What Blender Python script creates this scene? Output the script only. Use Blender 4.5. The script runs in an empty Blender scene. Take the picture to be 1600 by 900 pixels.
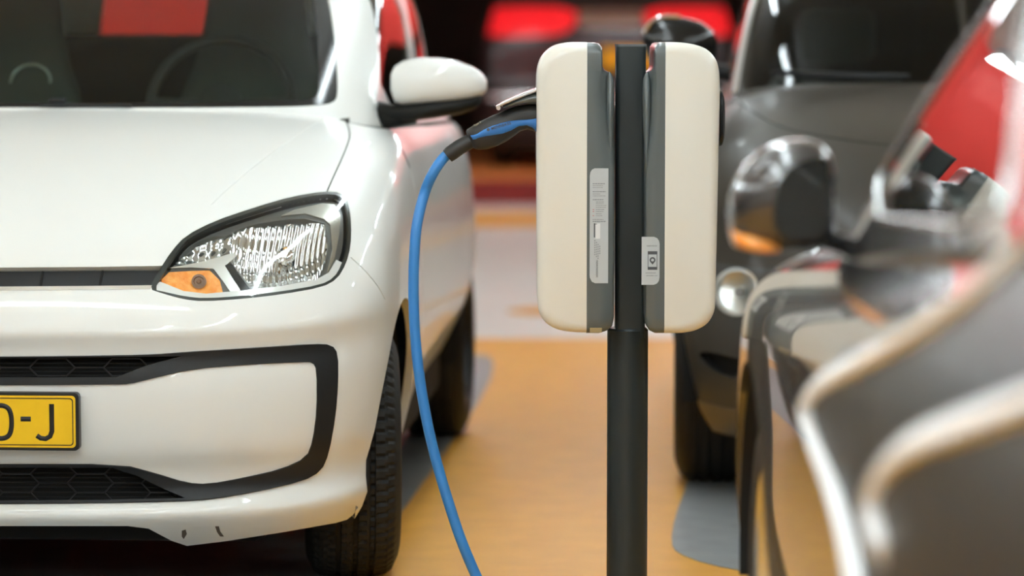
import bpy, bmesh, math, random
import numpy as np
from mathutils import Vector, Matrix, geometry
from mathutils.bvhtree import BVHTree
random.seed(3); np.random.seed(3)
C = bpy.context.scene.collection
SC = bpy.context.scene
# ------------------------------------------------------------------ camera, world, exposure
FPX = 4500.0; CAMZ = 1.233; TILT = math.radians(4.953)
cd = bpy.data.cameras.new('camera'); cam = bpy.data.objects.new('camera', cd); C.objects.link(cam)
cam.location = (0, 0, CAMZ); cam.rotation_euler = (math.pi/2 - TILT, 0, 0)
cd.sensor_width = 36; cd.lens = FPX/1600*36; cd.clip_end = 200; cd.clip_start = .05
cd.dof.use_dof = True; cd.dof.focus_distance = 6.02; cd.dof.aperture_fstop = 1.9
SC.camera = cam
SC.view_settings.view_transform = 'Standard'; SC.view_settings.look = 'None'
SC.view_settings.gamma = 1; SC.view_settings.use_curve_mapping = False
SC.view_settings.exposure = 0.42
wd = bpy.data.worlds.new('world'); SC.world = wd; wd.use_nodes = True
wd.node_tree.nodes['Background'].inputs[0].default_value = (.9, .95, 1, 1)
wd.node_tree.nodes['Background'].inputs[1].default_value = .12
CEIL = 2.75
TUBE_STRENGTH = 34.0
# X-directed fluorescent luminaires: (x, y, z, length, axis)
TUBES = [(-1.05, 4.6, CEIL-.12, 1.2, 'x'), (-1.05, 1.5, CEIL-.12, 1.5, 'x'), (-1.0, -1.5, CEIL-.12, 1.5, 'x')]
for ty in (-1.5, 1.2, 3.6, 6.0, 8.4, 10.8):
    for tx in (-3.4, .1, 2.6):
        TUBES.append((tx, ty, CEIL-.12, 1.8, 'y'))
TUBES += [(-.5, 2.6, CEIL-.12, 1.8, 'y'), (-.5, .4, CEIL-.12, 1.8, 'y')]  # two extra tubes, added to brighten the near car's side
for ty in (14.2, 18.7, 20.9):
    for tx in (-4.2, -1.4, 1.4, 4.2):
        TUBES.append((tx, ty, CEIL-.12, 1.8, 'x'))
Rc = Matrix.Rotation(math.pi/2 - TILT, 3, 'X')
def ray(px, py):
    return (Rc @ Vector(((px-800)/FPX, (450-py)/FPX, -1))).normalized()
def P(px, py, D):
    d = ray(px, py); t = D/d.y
    return Vector((0, 0, CAMZ)) + d*t
# ------------------------------------------------------------------ materials
def mat(name, col, rough=.5, metal=0., coat=0., coat_rough=.03, emit=None, es=0., trans=0., spec=.5, bump=None, noise=None, ior=1.45):
    m = bpy.data.materials.new(name); m.use_nodes = True
    nt = m.node_tree; b = nt.nodes['Principled BSDF']
    b.inputs['Base Color'].default_value = (*col, 1); b.inputs['Roughness'].default_value = rough
    b.inputs['Metallic'].default_value = metal; b.inputs['Coat Weight'].default_value = coat
    b.inputs['Coat Roughness'].default_value = coat_rough; b.inputs['Specular IOR Level'].default_value = spec
    b.inputs['IOR'].default_value = ior
    b.inputs['Transmission Weight'].default_value = trans
    if emit: b.inputs['Emission Color'].default_value = (*emit, 1); b.inputs['Emission Strength'].default_value = es
    tc = nt.nodes.new('ShaderNodeTexCoord')
    if noise:   # (scale, amount, colour2)
        n = nt.nodes.new('ShaderNodeTexNoise'); n.inputs['Scale'].default_value = noise[0]; n.inputs['Detail'].default_value = 6
        nt.links.new(tc.outputs['Object'], n.inputs['Vector'])
        r = nt.nodes.new('ShaderNodeValToRGB'); r.color_ramp.elements[0].position = .35; r.color_ramp.elements[1].position = .7
        r.color_ramp.elements[0].color = (*noise[2], 1); r.color_ramp.elements[1].color = (*col, 1)
        nt.links.new(n.outputs['Fac'], r.inputs[0]); nt.links.new(r.outputs[0], b.inputs['Base Color'])
    if bump:    # (scale, strength)
        n = nt.nodes.new('ShaderNodeTexNoise'); n.inputs['Scale'].default_value = bump[0]; n.inputs['Detail'].default_value = 4
        nt.links.new(tc.outputs['Object'], n.inputs['Vector'])
        bp = nt.nodes.new('ShaderNodeBump'); bp.inputs['Strength'].default_value = bump[1]; bp.inputs['Distance'].default_value = .002
        nt.links.new(n.outputs['Fac'], bp.inputs['Height']); nt.links.new(bp.outputs[0], b.inputs['Normal'])
    return m
def glassmat(name, tint, f0=.06, rough=.01):
    m = bpy.data.materials.new(name); m.use_nodes = True; nt = m.node_tree
    for n in list(nt.nodes): nt.nodes.remove(n)
    out = nt.nodes.new('ShaderNodeOutputMaterial'); mix = nt.nodes.new('ShaderNodeMixShader')
    tr = nt.nodes.new('ShaderNodeBsdfTransparent'); gl = nt.nodes.new('ShaderNodeBsdfGlossy')
    tr.inputs[0].default_value = (*tint, 1); gl.inputs['Roughness'].default_value = rough; gl.inputs[0].default_value = (1, 1, 1, 1)
    lw = nt.nodes.new('ShaderNodeFresnel'); lw.inputs[0].default_value = 1.45
    g = nt.nodes.new('ShaderNodeNewGeometry')     # same reflectance from both faces of the thin pane
    mth = nt.nodes.new('ShaderNodeMapRange'); mth.inputs['From Min'].default_value = 0; mth.inputs['From Max'].default_value = 1
    mth.inputs['To Min'].default_value = .55; mth.inputs['To Max'].default_value = 1
    ior = nt.nodes.new('ShaderNodeMix'); ior.data_type = 'FLOAT'
    ior.inputs[2].default_value = 1.32; ior.inputs[3].default_value = 1/1.32
    # Fresnel node flips the ior on back faces itself: feed the inverse there
    nt.links.new(g.outputs['Backfacing'], ior.inputs[0]); nt.links.new(ior.outputs[0], lw.inputs[0])
    nt.links.new(lw.outputs[0], mix.inputs[0]); nt.links.new(tr.outputs[0], mix.inputs[1]); nt.links.new(gl.outputs[0], mix.inputs[2])
    nt.links.new(mix.outputs[0], out.inputs[0])
    return m
M = {}
M['white_paint'] = mat('white_paint', (.765, .785, .765), .42, 0, .6, .03)
M['black_paint'] = mat('black_paint', (.028, .028, .03), .22, 0, 1, .02, ior=1.6)
M['grey_paint'] = mat('grey_paint', (.036, .030, .022), .45, 0., .16, .15, spec=.4)
M['dark_plastic'] = mat('dark_plastic', (.016, .017, .018), .38, bump=(900, .15), spec=.3)
M['black_gloss'] = mat('black_gloss', (.01, .01, .01), .12)
M['void'] = mat('void', (.008, .008, .008), .9)
M['seam'] = mat('seam', (.02, .03, .02), .7)
M['seam_soft'] = mat('seam_soft', (.45, .45, .41), .6)
M['chrome'] = mat('chrome', (.82, .83, .83), .07, 1)
M['satin_silver'] = mat('satin_silver', (.62, .63, .62), .25, 1)
M['rubber'] = mat('rubber', (.013, .0125, .012), .6, spec=.3, noise=(60, 0, (.020, .019, .017)))
M['fabric'] = mat('fabric', (.075, .092, .08), .9, noise=(200, 0, (.055, .068, .06)))
M['interior'] = mat('interior', (.016, .016, .013), .7)
M['glass'] = glassmat('glass', (.66, .74, .68))
M['dark_glass'] = glassmat('dark_glass', (.30, .32, .30))
M['lamp_lens'] = glassmat('lamp_lens', (.93, .95, .94))
M['orange_lens'] = mat('orange_lens', (1., .45, .09), .15, 0, 1, .02, bump=(350, .6), noise=(55, 0, (.85, .24, .01)))
M['red_lens'] = mat('red_lens', (.70, .012, .018), .3, 0, .3, .1, emit=(1, .015, .025), es=.4)
M['far_black'] = mat('far_black', (.02, .02, .021), .35, 0, .35, .08)
M['plate_yellow'] = mat('plate_yellow', (.90, .56, .015), .35, noise=(30, 0, (.86, .52, .012)))
M['plate_black'] = mat('plate_black', (.012, .012, .012), .4)
# ------------------------------------------------------------------ object helpers
def tag(o, label=None, cat=None, group=None, kind=None):
    if label: o['label'] = label
    if cat: o['category'] = cat
    if group: o['group'] = group
    if kind: o['kind'] = kind
    return o
def empty(name, loc=(0, 0, 0), rz=0., **k):
    o = bpy.data.objects.new(name, None); C.objects.link(o); o.location = loc; o.rotation_euler = (0, 0, rz)
    o.empty_display_size = .1
    return tag(o, **k)
TWIN = {}
def twin_parent(p): return TWIN.get(p.name, p) if p else p
def mk(name, verts, faces, m, parent=None, smooth=True, normals=None, mirror=False, mats=None, fm=None):
    verts = np.asarray(verts, float).reshape(-1, 3)
    faces = [list(f) for f in faces]
    if mirror and verts[:, 0].min() > .01:      # the left and the right piece are two objects
        a = mk(name, verts, faces, m, parent, smooth, normals)
        v2 = verts.copy(); v2[:, 0] *= -1; n2 = None
        if normals is not None: n2 = normals.copy(); n2[:, 0] *= -1
        TWIN[a.name] = mk(name, v2, [f[::-1] for f in faces], m, twin_parent(parent), smooth, n2)
        return a
    if mirror:
        n = len(verts); v2 = verts.copy(); v2[:, 0] *= -1
        verts = np.vstack([verts, v2]); faces = faces + [[i+n for i in f][::-1] for f in faces]
        if normals is not None:
            n2 = normals.copy(); n2[:, 0] *= -1; normals = np.vstack([normals, n2])
    me = bpy.data.meshes.new(name); me.from_pydata([tuple(v) for v in verts], [], faces)
    me.materials.append(m)
    me.polygons.foreach_set('use_smooth', [smooth]*len(me.polygons)); me.update()
    if normals is not None:
        me.normals_split_custom_set_from_vertices([tuple(n) for n in normals])
    o = bpy.data.objects.new(name, me); C.objects.link(o)
    if parent: o.parent = parent
    return o
class MB:
    "collects solids into ONE mesh"
    def __init__(s): s.bm = bmesh.new()
    def box(s, x0, x1, y0, y1, z0, z1, bevel=0., seg=2, mx=None):
        b = bmesh.new(); r = bmesh.ops.create_cube(b, size=1)
        for v in b.verts: v.co = Vector(((x0+x1)/2+v.co.x*(x1-x0), (y0+y1)/2+v.co.y*(y1-y0), (z0+z1)/2+v.co.z*(z1-z0)))
        if bevel: bmesh.ops.bevel(b, geom=b.edges[:], offset=bevel, segments=seg, affect='EDGES', profile=.5)
        if mx: b.transform(mx)
        s.add(b); return s
    def add(s, b):
        me = bpy.data.meshes.new('t'); b.to_mesh(me); b.free(); s.bm.from_mesh(me); bpy.data.meshes.remove(me)
    def tube(s, pts, r, n=12, cap=True, flat=1.0):
        pts = [Vector(p) for p in pts]; rr = r if hasattr(r, '__len__') else [r]*len(pts)
        t0 = (pts[1]-pts[0]).normalized(); up = Vector((0, 0, 1)) if abs(t0.z) < .9 else Vector((1, 0, 0))
        nrm = (up - t0*up.dot(t0)).normalized(); rings = []
        for i, p in enumerate(pts):
            t = (pts[min(i+1, len(pts)-1)]-pts[max(i-1, 0)]).normalized()
            nrm = (nrm - t*nrm.dot(t)).normalized(); bn = t.cross(nrm)
            rings.append([s.bm.verts.new(p+(nrm*math.cos(a)*flat+bn*math.sin(a))*rr[i]) for a in [2*math.pi*k/n for k in range(n)]])
        for a, b in zip(rings[:-1], rings[1:]):
            for k in range(n): s.bm.faces.new((a[k], a[(k+1) % n], b[(k+1) % n], b[k]))
        if cap: s.bm.faces.new(rings[0][::-1]); s.bm.faces.new(rings[-1])
        return s
    def rings(s, rings, cap=True, closed=True):
        R = [[s.bm.verts.new(Vector(p)) for p in r] for r in rings]; n = len(R[0])
        for a, b in zip(R[:-1], R[1:]):
            for k in range(n if closed else n-1): s.bm.faces.new((a[k], a[(k+1) % n], b[(k+1) % n], b[k]))
        if cap: s.bm.faces.new(R[0][::-1]); s.bm.faces.new(R[-1])
        return s
    def lathe(s, prof, axis='x', c=(0, 0, 0), n=48, a0=0, a1=2*math.pi):
        full = abs(a1-a0-2*math.pi) < 1e-6; c = Vector(c); R = []
        m = n if full else n+1
        for k in range(m):
            a = a0+(a1-a0)*k/n; ca, sa = math.cos(a), math.sin(a); ring = []
            for (t, r) in prof:
                if axis == 'x': v = (t, r*ca, r*sa)
                elif axis == 'y': v = (r*ca, t, r*sa)
                else: v = (r*ca, r*sa, t)
                ring.append(s.bm.verts.new(c+Vector(v)))
            R.append(ring)
        for k in range(n if full else n):
            a, b = R[k], R[(k+1) % m]
            for i in range(len(prof)-1): s.bm.faces.new((a[i], a[i+1], b[i+1], b[i]))
        return s
    def prism(s, poly, f0, f1):   # poly of 2d points, f maps (a,b)->3d at both ends
        A = [s.bm.verts.new(Vector(f0(*p))) for p in poly]; B = [s.bm.verts.new(Vector(f1(*p))) for p in poly]; n = len(poly)
        s.bm.faces.new(A[::-1]); s.bm.faces.new(B)
        for k in range(n): s.bm.faces.new((A[k], A[(k+1) % n], B[(k+1) % n], B[k]))
        return s
    def build(s, name, m, parent=None, smooth=True, angle=40, bevel=0., mirror=False, merge=True):
        if merge: bmesh.ops.remove_doubles(s.bm, verts=s.bm.verts[:], dist=1e-5)
        if mirror and min(v.co.x for v in s.bm.verts) > .01:
            b2 = s.bm.copy()
            for v in b2.verts: v.co.x *= -1
            bmesh.ops.reverse_faces(b2, faces=b2.faces[:]); s2 = MB(); s2.bm.free(); s2.bm = b2
            a = s.build(name, m, parent, smooth, angle, bevel, False, merge)
            TWIN[a.name] = s2.build(name, m, twin_parent(parent), smooth, angle, bevel, False, merge)
            return a
        if mirror:
            g = bmesh.ops.duplicate(s.bm, geom=s.bm.verts[:]+s.bm.edges[:]+s.bm.faces[:])['geom']
            vs = [v for v in g if isinstance(v, bmesh.types.BMVert)]
            for v in vs: v.co.x *= -1
            bmesh.ops.reverse_faces(s.bm, faces=[f for f in g if isinstance(f, bmesh.types.BMFace)])
        if bevel:
            es = [e for e in s.bm.edges if len(e.link_faces) == 2 and e.calc_face_angle() > .6]
            bmesh.ops.bevel(s.bm, geom=es, offset=bevel, segments=3, affect='EDGES', profile=.5)
        bmesh.ops.recalc_face_normals(s.bm, faces=s.bm.faces[:])
        for e in s.bm.edges:
            if len(e.link_faces) == 2 and e.calc_face_angle() > math.radians(angle): e.smooth = False
        me = bpy.data.meshes.new(name); s.bm.to_mesh(me); s.bm.free()
        me.polygons.foreach_set('use_smooth', [smooth]*len(me.polygons)); me.materials.append(m)
        o = bpy.data.objects.new(name, me); C.objects.link(o)
        if parent: o.parent = parent
        return o
def text(name, body, size, m, parent, mx, depth=.0004, align='CENTER', bold=0., sx=1.):
    cu = bpy.data.curves.new(name, 'FONT'); cu.body = body; cu.size = size; cu.extrude = depth; cu.align_x = align; cu.align_y = 'CENTER'; cu.offset = bold
    t = bpy.data.objects.new('tmp', cu); C.objects.link(t); dg = bpy.context.evaluated_depsgraph_get()
    me = bpy.data.meshes.new_from_object(t.evaluated_get(dg)); bpy.data.objects.remove(t)
    me.materials.clear(); me.materials.append(m); me.transform(Matrix.Diagonal((sx, 1, 1, 1))); me.transform(mx)
    o = bpy.data.objects.new(name, me); C.objects.link(o); o.parent = parent
    return o
def spline(pts, n=8, closed=False):
    pts = [np.array(p, float) for p in pts]; N = len(pts); out = []
    for i in range(N if closed else N-1):
        p0 = pts[(i-1) % N] if closed or i > 0 else 2*pts[0]-pts[1]
        p1 = pts[i]; p2 = pts[(i+1) % N]
        p3 = pts[(i+2) % N] if closed or i+2 < N else 2*pts[-1]-pts[-2]
        for k in range(n):
            t = k/n; out.append(.5*((2*p1)+(-p0+p2)*t+(2*p0-5*p1+4*p2-p3)*t*t+(-p0+3*p1-3*p2+p3)*t**3))
    if not closed: out.append(pts[-1])
    return out
# ------------------------------------------------------------------ B-spline body surfaces
class Surf:
    def __init__(s, net, nu=150, nv=90, mirror0=True):
        net = np.array(net, float)
        R, K, _ = net.shape
        l = net[:, 1:2].copy()
        if mirror0: l[:, :, 0] *= -1
        else: l = 2*net[:, :1]-net[:, 1:2]
        net = np.concatenate([l, net, 2*net[:, -1:]-net[:, -2:-1]], 1)
        net = np.concatenate([2*net[:1]-net[1:2], net, 2*net[-1:]-net[-2:-1]], 0)
        s.net = net; s.R = R; s.K = K; s.nu = nu; s.nv = nv; s.mir = mirror0
        u = np.linspace(0, K-1, nu); v = np.linspace(0, R-1, nv); s.uu = u; s.vv = v
        if mirror0: u = np.concatenate([[-.8, -.5, -.2], u])
        U, V = np.meshgrid(u, v); s.bu = U.ravel(); s.bv = V.ravel(); pts = s.ev(s.bu, s.bv); w = len(u)
        tris = []
        for j in range(nv-1):
            for i in range(w-1):
                a = j*w+i; tris += [(a, a+1, a+w+1), (a, a+w+1, a+w)]
        s.tris = tris; s.pts = pts
        s.bvh = BVHTree.FromPolygons([Vector(p) for p in pts], tris)
    def ev(s, U, V):
        U = np.asarray(U, float); V = np.asarray(V, float); sg = np.where(U < 0, -1., 1.); U = np.abs(U) if s.mir else np.maximum(U, 0)
        def bas(t, n):
            i = np.clip(np.floor(t).astype(int), 0, n-2); f = t-i
            return i, np.stack([(1-f)**3/6, (3*f**3-6*f*f+4)/6, (-3*f**3+3*f*f+3*f+1)/6, f**3/6])
        iu, bu = bas(np.clip(U, 0, s.K-1), s.K); iv, bv = bas(np.clip(V, 0, s.R-1), s.R)
        out = np.zeros((len(U), 3))
        for a in range(4):
            for b in range(4): out += (bv[a]*bu[b])[:, None]*s.net[iv+a, iu+b]
        if s.mir: out[:, 0] *= sg
        return out
    def nrm(s, U, V):
        e = 2e-2; K, R = s.K-1, s.R-1
        U = np.asarray(U, float); V = np.asarray(V, float)
        ua = np.clip(U-e, 0, K); ub = np.clip(U+e, 0, K); va = np.clip(V-e, 0, R); vb = np.clip(V+e, 0, R)
        n = np.cross(s.ev(ub, V)-s.ev(ua, V), s.ev(U, vb)-s.ev(U, va))
        n /= np.maximum(np.linalg.norm(n, axis=1), 1e-12)[:, None]
        return n*s.sgn if hasattr(s, 'sgn') else n
    def hit(s, o, d):
        loc, n, i, dist = s.bvh.ray_cast(Vector(o), Vector(d).normalized())
        if loc is None: return None
        a, b, c = s.tris[i]; w = geometry.intersect_point_tri
        A, B, Cc = [Vector(s.pts[k]) for k in (a, b, c)]
        T = Matrix(((B-A), (Cc-A), (B-A).cross(Cc-A))).transposed()
        w1, w2, _ = T.inverted() @ (loc-A)
        return (max(0, s.bu[a]*(1-w1-w2)+s.bu[b]*w1+s.bu[c]*w2), s.bv[a]*(1-w1-w2)+s.bv[b]*w1+s.bv[c]*w2)
def dens(poly, step, closed=True):
    out = []; n = len(poly)
    for i in range(n if closed else n-1):
        a = np.array(poly[i], float); b = np.array(poly[(i+1) % n], float); m = max(1, int(np.linalg.norm(b-a)/step))
        out += [tuple(a+(b-a)*k/m) for k in range(m)]
    if not closed: out.append(tuple(poly[-1]))
    return out
def chaikin(poly, it=2, closed=True):
    for _ in range(it):
        n = len(poly); q = [] if closed else [poly[0]]
        for i in range(n if closed else n-1):
            a = np.array(poly[i], float); b = np.array(poly[(i+1) % n], float)
            q += [tuple(a*.75+b*.25), tuple(a*.25+b*.75)]
        if not closed: q.append(poly[-1])
        poly = q
    return poly
class Frame:
    "a car's local frame and the rays of the camera in it"
    def __init__(s, loc, rz, flip=False):
        s.M = Matrix.Translation(loc) @ Matrix.Rotation(rz, 4, 'Z'); s.I = s.M.inverted(); s.flip = flip
    def px(s, surf, pts, step=8, closed=True, smooth=0):
        if smooth: pts = chaikin(pts, smooth, closed)
        pts = dens(pts, step, closed); out = []
        o = s.I @ Vector((0, 0, CAMZ)); R3 = s.I.to_3x3()
        for p in pts:
            d = R3 @ ray(*p); oo = o.copy()
            if s.flip: d.x *= -1; oo.x *= -1
            h = surf.hit(oo, d)
            if h is None: MISS.append(p); continue
            out.append(h)
        return out
MISS = []
def yz(surf, pts, step=.03, closed=True, smooth=0):
    if smooth: pts = chaikin(pts, smooth, closed)
    out = []
    for (y, z) in dens(pts, step, closed):
        h = surf.hit((3, y, z), (-1, 0, 0))
        if h: out.append(h)
        else: MISS.append((y, z))
    return out
def stroke(pts, w):
    "closed outline of a thin line"
    P_ = [np.array(p, float) for p in pts]; L = []; Rr = []
    for i, p in enumerate(P_):
        t = P_[min(i+1, len(P_)-1)]-P_[max(i-1, 0)]; t /= np.linalg.norm(t); n = np.array((-t[1], t[0]))*w/2
        L.append(tuple(p+n)); Rr.append(tuple(p-n))
    return L+Rr[::-1]
def inside(poly, pts):
    poly = np.array(poly); x, y = pts[:, 0], pts[:, 1]; r = np.zeros(len(pts), bool); n = len(poly)
    for i in range(n):
        x0, y0 = poly[i]; x1, y1 = poly[(i+1) % n]
        if y0 == y1: continue
        c = ((y0 > y) != (y1 > y)) & (x < (x1-x0)*(y-y0)/(y1-y0)+x0); r ^= c
    return r
def segdist(poly, pts):
    d = np.full(len(pts), 1e9); n = len(poly); poly = np.array(poly)
    for i in range(n):
        a = poly[i]; b = poly[(i+1) % n]; ab = b-a; L = ab@ab
        t = np.clip(((pts-a)@ab)/max(L, 1e-12), 0, 1); q = pts-(a+t[:, None]*ab); d = np.minimum(d, np.hypot(q[:, 0], q[:, 1]))
    return d
def triangulate(polys, gpts, mind):
    vs = []; es = []
    for p in polys:
        q = []
        for a in p:
            if not q or (abs(a[0]-q[-1][0])+abs(a[1]-q[-1][1])) > 1e-4: q.append(a)
        n0 = len(vs); vs += [Vector(a[:2]) for a in q]; es += [(n0+i, n0+(i+1) % len(q)) for i in range(len(q))]
    if len(gpts):
        keep = np.ones(len(gpts), bool)
        for p in polys: keep &= segdist(p, gpts) > mind
        vs += [Vector(a) for a in gpts[keep]]
    r = geometry.delaunay_2d_cdt(vs, es, [], 0, 1e-6, False)
    return np.array([tuple(v) for v in r[0]]), [tuple(f) for f in r[2]]
def emit_region(surf, V, T, off=0., rim=0., rimdir=-1):
    "positions, faces and normals for the triangles T at an offset along the normal, with a rim wall of depth `rim`"
    used = sorted({i for t in T for i in t}); ix = {a: k for k, a in enumerate(used)}
    U = V[used]; n = surf.nrm(U[:, 0], U[:, 1]); base = surf.ev(U[:, 0], U[:, 1])
    offs = off(U) if callable(off) else np.full(len(U), off)
    pts = base+n*offs[:, None]; F = []
    for t in T:
        a, b, c = [ix[i] for i in t]
        fn = np.cross(pts[b]-pts[a], pts[c]-pts[a])
        F.append((a, b, c) if fn@n[a] >= 0 else (a, c, b))
    nn = n.copy()
    if callable(off): nn[:] = 0
    if rim:
        cnt = {}
        for f in F:
            for e in ((f[0], f[1]), (f[1], f[2]), (f[2], f[0])):
                k = (min(e), max(e)); cnt.setdefault(k, []).append(e)
        bd = [v[0] for v in cnt.values() if len(v) == 1]
        bd = [e for e in bd if not (U[e[0], 0] < 1e-6 and U[e[1], 0] < 1e-6)]
        bs = sorted({i for e in bd for i in e}); k0 = len(pts); bi = {a: k for k, a in enumerate(bs)}
        pts = np.vstack([pts, pts[bs], pts[bs]+n[bs]*rim*rimdir]); nn = np.vstack([nn, np.zeros((2*len(bs), 3))])
        m = len(bs)
        for a, b in bd: F.append((k0+bi[b], k0+bi[a], k0+m+bi[a], k0+m+bi[b]))
    return pts, F, nn
def shell(surf, regions, spec, parent, mirror=True, step=1):
    """regions: list of (name, [uv polys]) in priority order (later wins); None name = body.
    spec[name] = dict(mat, off, rim, obj) ; returns objects"""
    K, R = surf.K-1, surf.R-1
    border = [(0, 0), (K, 0), (K, R), (0, R)]
    bp = []
    for a, b in zip(border, border[1:]+border[:1]):
        n = surf.nu if a[1] == b[1] else surf.nv
        bp += [(a[0]+(b[0]-a[0])*k/n, a[1]+(b[1]-a[1])*k/n) for k in range(n)]
    U, V = np.meshgrid(surf.uu[1:-1], surf.vv[1:-1]); g = np.stack([U.ravel(), V.ravel()], 1)
    polys = [bp]+[p for _, pl in regions for p in pl]
    vs, T = triangulate(polys, g, .3*min(surf.uu[1]-surf.uu[0], surf.vv[1]-surf.vv[0]))
    cen = vs[np.array(T)].mean(1)
    lab = np.array([0]*len(T))
    for k, (nm, pl) in enumerate(regions):
        for p in pl: lab[inside(p, cen)] = k+1
    names = ['body']+[r[0] for r in regions]; byname = {}
    for t, l in zip(T, lab): byname.setdefault(names[l], []).append(t)
    res = {}
    for nm, tl in byname.items():
        sp = spec.get(nm)
        if sp is None: continue
        p, f, n = emit_region(surf, vs, tl, sp.get('off', 0.), sp.get('rim', 0.), sp.get('rimdir', -1))
        par = sp.get('parent', parent); par = res[par] if isinstance(par, str) else par
        o = mk(sp['obj'], p, f, sp['mat'], par, normals=n, mirror=mirror and sp.get('mirror', True)); res[nm] = o
    return res
def patch(surf, poly, off, name, m, parent, mirror=True, rim=0., rimdir=-1, step=None, holes=()):
    P2 = np.array(poly); lo = P2.min(0); hi = P2.max(0); st = step or max(hi-lo)/14
    gx = np.arange(lo[0]+st/2, hi[0], st); gy = np.arange(lo[1]+st/2, hi[1], st)
    g = np.stack([a.ravel() for a in np.meshgrid(gx, gy)], 1) if len(gx) and len(gy) else np.zeros((0, 2))
    if len(g): g = g[inside(poly, g)]
    vs, T = triangulate([poly]+list(holes), g, st*.3)
    cen = vs[np.array(T)].mean(1); ok = inside(poly, cen)
    for h in holes: ok &= ~inside(h, cen)
    T = [t for t, k in zip(T, ok) if k]
    p, f, n = emit_region(surf, vs, T, off, rim, rimdir)
    return mk(name, p, f, m, parent, normals=n, mirror=mirror)
def strips(surf, lines, w, name, m, parent, off=0., mirror=True, n=6, flat=1.):
    "uv polylines lifted to the surface as thin bars, one mesh"
    mb = MB()
    for L in lines:
        if len(L) < 2: continue
        a = np.array(L); q = surf.ev(a[:, 0], a[:, 1])+surf.nrm(a[:, 0], a[:, 1])*off
        mb.tube(q, w, n)
    return mb.build(name, m, parent, mirror=mirror, merge=False)
# car plan rows ----------------------------------------------------------------
FX = (0, .30, .58, .78, .91, .975, 1.0); FY = (0, .04, .18, .45, .80, 1.25, 1.9); ZB = (0, .02, .08, .25, .6, .9, 1.)
SX = (1.0, 1.0, 1.003, 1.003, 1.0, .985)
def crow(zc, y0, a, W, zs, yr=3.3, zr=None, rear=.3, sx=SX):
    zr = zs if zr is None else zr
    r = [(W*FX[i], y0+a*FY[i], zc+(zs-zc)*ZB[i]) for i in range(7)]
    y6 = r[-1][1]
    for k in range(6):
        t = (k+1)/6; r.append((W*sx[k], y6+(yr-rear-y6)*t, zs+(zr-zs)*t))
    r += [(W*.93, yr-.08, zr), (W*.75, yr, zr+.01), (W*.4, yr+.05, zr+.02), (0, yr+.06, zr+.02)]
    return r
def arch(surf, yc, zc, r, zmin, n=40):
    pts = []
    for k in range(n+1):
        a = math.pi*(-.14+1.28*k/n); y, z = yc-r*math.cos(a), zc+r*math.sin(a)
        if z > zmin: pts.append((y, z))
    uv = []
    for y, z in pts:
        h = surf.hit((3, y, z), (-1, 0, 0))
        if h: uv.append(h)
    return [(uv[0][0], 0.)]+uv+[(uv[-1][0], 0.)]
def bottom(uv):
    return [(uv[0][0], 0.)]+uv+[(uv[-1][0], 0.)]
# wheels -----------------------------------------------------------------------
def wheel(parent, x, y, R=.29, w=.195, rim_m='satin_silver', tread=True, steer=0.):
    "x is the outer face; axis along local x"
    sgn = 1 if x > 0 else -1; xo = abs(x); rr = R*.66
    prof = [(xo-w+.012, rr), (xo-w, rr+.03), (xo-w+.003, R-.05), (xo-w+.018, R-.016), (xo-w+.032, R-.005)]
    n0 = len(prof); g = w-.064
    for k in range(3):      # ribs divided by circumferential grooves
        a = xo-w+.032+g*(k+.92)/4; b = a+g*.16/4*2.2
        prof += [(a, R), (a+.0015, R-.008), (b-.0015, R-.008), (b, R)]
    prof += [(xo-.032, R-.004), (xo-.018, R-.015), (xo-.004, R-.045), (xo, rr+.035), (xo-.01, rr)]
    N = 264 if tread else 72
    mb = MB(); bm = mb.bm; rings = []
    fine = []
    for (a, b) in zip(prof[:-1], prof[1:]):
        fine.append(a)
        if b[0]-a[0] > .012: 
            for k in (1, 2, 3): fine.append((a[0]+(b[0]-a[0])*k/4, a[1]+(b[1]-a[1])*k/4))
    fine.append(prof[-1])
    for k in range(N):
        a = 2*math.pi*k/N; ring = []
        for j, (t, r) in enumerate(fine):
            rad = r
            if tread and r > R-.018:
                e = (t-(xo-w))/w; ph = (k+(2 if .25 < e < .75 else 0)+int(e*6)) % 4
                if ph == 0 and (e < .26 or e > .74 or j % 4 in (1, 2)): rad = r-.006
            ring.append(bm.verts.new((sgn*t, y+rad*math.cos(a), R+rad*math.sin(a))))
        rings.append(ring)
    for k in range(N):
        a, b = rings[k], rings[(k+1) % N]
        for i in range(len(fine)-1): bm.faces.new((a[i], a[i+1], b[i+1], b[i]))
    hub = MB(); cx = sgn*(xo-.03)
    def L(prof_): hub.lathe([(sgn*t, r) for t, r in prof_], 'x', (0, y, R), 48)
    L([(xo-w+.02, rr-.02), (xo-w+.02, rr+.004), (xo-.012, rr+.004), (xo-.006, rr-.002), (xo-.012, rr-.014), (xo-.09, rr-.03)])
    L([(xo-.10, 0), (xo-.10, rr-.03), (xo-.09, rr-.03)])
    L([(xo-.05, .0), (xo-.045, .03), (xo-.05, .034), (xo-.1, .05)])
    for k in range(5):
        a = 2*math.pi*k/5+.3; ca, sa = math.cos(a), math.sin(a)
        pts = [(cx-.02*sgn, y+q*ca, R+q*sa) for q in (.02, .09, rr-.012)]
        hub.tube(pts, [.026, .02, .026], 8, flat=.5)
    h = hub.build('wheel', M[rim_m], parent)
    t = mb.build('tyre', M['rubber'], h, angle=30)
    if steer:
        c = Vector((sgn*(xo-w/2), y, R)); mx = Matrix.Translation(c) @ Matrix.Rotation(steer, 4, 'Z') @ Matrix.Translation(-c); h.data.transform(mx); t.data.transform(mx)
    return h
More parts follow.
